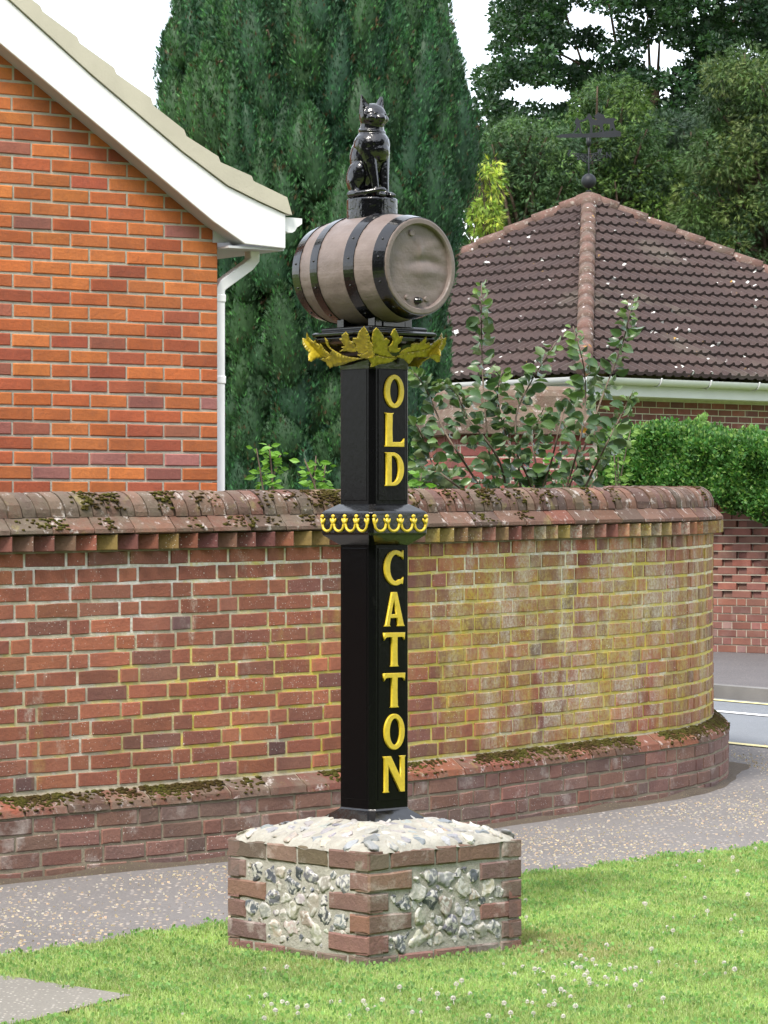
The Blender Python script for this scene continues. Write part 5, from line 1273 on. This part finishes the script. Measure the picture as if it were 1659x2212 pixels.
# ------------------------------------------------------------------ lawn: blades, clover, flower heads
def in_poly(x, y, poly):
    c = np.zeros(len(x), bool); n = len(poly)
    for i in range(n):
        x1, y1 = poly[i]; x2, y2 = poly[(i+1) % n]; cond = ((y1 > y) != (y2 > y)) & (x < (x2-x1)*(y-y1)/(y2-y1+1e-12)+x1); c ^= cond
    return c
def lawn_pts(n):
    y = 9.6+(17.3-9.6)*rng.random(n); hw = .1185*y+1.3; x = rng.uniform(-1, 1, n)*hw
    wob = .04*np.sin(x*9)+.03*np.sin(x*23+1)+.02*np.sin(x*57)
    k = in_poly(x, y+wob, lawn_poly) & ~in_poly(x+wob*.6, y+wob, PATH)
    dx = (x-PC.x)*er.x+(y-PC.y)*er.y; dy = (x-PC.x)*elf.x+(y-PC.y)*elf.y; k &= ~((abs(dx) < .39) & (abs(dy) < .39))
    return x[k], y[k]
ZG = np.vectorize(zg)
def sfield(x, y, s, o=0): return np.sin(x*s+o)*np.cos(y*s*1.3+o*2)+.6*np.sin(x*s*2.7+y*s*1.9+o)+.4*np.sin(x*s*5.1-y*s*4.3)
x, y = lawn_pts(760000); n = len(x); P_ = np.stack([x, y, ZG(y)], 1)
near = np.clip(1-np.maximum(np.abs((x-PC.x)*er.x+(y-PC.y)*er.y), np.abs((x-PC.x)*elf.x+(y-PC.y)*elf.y))/.55, 0, 1)
f = sfield(x, y, 3.0); f2 = sfield(x, y, 9.0, 2)
H = (.019+.006*f2*.5+.016*rng.random(n)**2)*(1-.55*near); H = np.clip(H*.85, .008, .05)
lean = rng.normal(0, .50, (n, 3)); lean[:, 2] = 1
BL = [(-.055, 0, 0), (.055, 0, 0), (.04, .55, .06), (0, 1, .22), (-.04, .55, .06)]; BLF = [(0, 1, 2, 3, 4)]
c = np.array([(.39, .50, .195)])*(1+.11*f[:, None])*rng.uniform(.72, 1.25, (n, 1)); mk = rng.random(n) < .10+.05*np.clip(f2, 0, 2); c[mk] = np.array((.50, .49, .27))*rng.uniform(.8, 1.2, (mk.sum(), 1))
dry = np.clip(sfield(x, y, 1.7, 4)-.55, 0, 1)[:, None]*.7+np.exp(-(((x-.62)/.18)**2+((y-12.15)/.25)**2))[:, None]*.8; dry = np.clip(dry, 0, .85)*(rng.random((n, 1)) < .75); c = c*(1-dry)+np.array((.44, .40, .22))*dry
mk = (f2 > .75) & (rng.random(n) < .5); c[mk] *= np.array((.62, .80, .75))
go = scatter('grass', BL, BLF, P_, bases_from(lean), np.stack([np.full(n, .040)*rng.uniform(.7, 1.4, n), H, H], 1), c, MAT['grass'])
tag(go, 'short bright green mown grass round the plinth', 'grass', kind='stuff')
# clover leaves
x, y = lawn_pts(80000); f2 = sfield(x, y, 9.0, 2); k = (f2 > .35) | (rng.random(len(x)) < .18); x, y = x[k], y[k]; n = len(x)
P_ = np.stack([x, y, ZG(y)+rng.uniform(.012, .028, n)], 1); d = rng.normal(0, 1, (n, 3)); d[:, 2] *= .25
DISC = [(0, 0, 0), (.45, .35, .1), (.35, .9, .12), (0, 1, .05), (-.35, .9, .12), (-.45, .35, .1)]
b = bases_from(d, np.cross(norm(d), np.array([0, 0, 1.]))*1.0+rng.normal(0, .15, (n, 3)))
co = scatter('clover', DISC, [(0, 1, 2, 3, 4, 5)], P_, b, rng.uniform(.009, .016, n), col_rand(n, (.24, .40, .14), .25), MAT['grass'])
tag(co, 'patches of small clover leaves in the lawn', 'clover', kind='stuff')
# clover flower heads: each its own small thing
mb = MB()
for i in range(46):
    a = i*2.4; ph = math.acos(1-2*(i+.5)/46); v = Vector((math.sin(ph)*math.cos(a), math.sin(ph)*math.sin(a), math.cos(ph))); t1 = v.cross(Vector((.1, .2, 1))).normalized(); t2 = v.cross(t1)
    if v.z < -.75: continue
    mb.add([v*.003+Vector((0, 0, .03)), v*.0075+t1*.0016+Vector((0, 0, .03)), v*.0105+Vector((0, 0, .031)), v*.0075-t1*.0016+Vector((0, 0, .03)), v*.0075+t2*.0018+Vector((0, 0, .03))], [(0, 1, 2), (0, 2, 3), (0, 4, 2)])
tube(mb, [(0, 0, 0), (.001, 0, .028)], .0012, 5)
fm = mb.build('clover_flower', MAT['clover']); random.seed(3)
spots = []
for cxp, cyp, sx, sy, num in ((1200, 2110, 60, 26, 34), (1330, 2095, 60, 20, 18), (1440, 2000, 40, 20, 12), (1620, 1990, 40, 18, 8), (620, 2170, 60, 30, 16), (800, 2190, 60, 20, 14), (1500, 2060, 60, 30, 12), (1560, 1880, 70, 20, 10), (940, 2150, 70, 26, 12), (1100, 2180, 90, 22, 14), (1300, 2180, 120, 20, 12), (1500, 1900, 80, 30, 8), (540, 2140, 120, 30, 7), (1250, 2000, 90, 40, 8), (1400, 2120, 60, 30, 8)):
    for _ in range(num):
        X = random.gauss(cxp, sx); Y = random.gauss(cyp, sy)
        if 0 < X < 1659 and Y < 2205:
            Z = (EYE-.02)*F/(Y-HY); p = px(X, Y, Z); q = (p.x-PC.x)*er.x+(p.y-PC.y)*er.y, (p.x-PC.x)*elf.x+(p.y-PC.y)*elf.y
            a_ = np.array([p.x]), np.array([p.y])
            if max(abs(q[0]), abs(q[1])) > .42 and in_poly(*a_, lawn_poly)[0] and not in_poly(*a_, PATH)[0] and random.random() < .75: spots.append((p.x, p.y))
for i, (a, b) in enumerate(spots):
    o = fm if i == 0 else fm.copy()
    if i: C.objects.link(o)
    o.location = (a, b, zg(b)+random.uniform(-.006, .004)); o.rotation_euler = (random.gauss(0, .15), random.gauss(0, .15), random.uniform(0, 6)); s = random.uniform(.6, 1.0); o.scale = (s, s, s)
    tag(o, 'small white clover flower head in the mown lawn', 'flower', 'white clover flowers in the lawn')
# fallen seeds and petals on the pavement
n0 = 42000; y = rng.uniform(11.3, 21, n0); x = rng.uniform(-1, 1, n0)*(.1185*y+.6); k = ~in_poly(x, y, lawn_poly); x, y = x[k], y[k]
dw = np.min(np.hypot(x[:, None]-WX[None, ::6], y[:, None]-WY[None, ::6]), 1); 
side = np.interp(x, WX[:240], WY[:240]) > y+.2
k = (dw > .26) & (side | (x > 2.0)) & (rng.random(len(x)) < .55+.35*np.sin(x*3+y*2)); x, y = x[k], y[k]; n = len(x)
P_ = np.stack([x, y, ZG(y)-.0095], 1); ang = rng.uniform(0, 6.28, n); d = np.stack([np.cos(ang), np.sin(ang), 0*ang], 1)
lo = scatter('fallen_seeds', [(-.3, 0, 0), (.3, 0, 0), (.3, 1, .12), (-.3, 1, .12)], [(0, 1, 2, 3)], P_, bases_from(d, np.cross(d, np.array([0, 0, 1.]))), rng.uniform(.005, .012, n), col_rand(n, (.60, .48, .34), .3, (.6, .55, .46), .25), MAT['clover'])
lo.data.materials.clear(); lo.data.materials.append(m_leaf('seed husk', .1, .8))
tag(lo, 'pale fallen seeds scattered over the pavement', 'litter', kind='stuff')
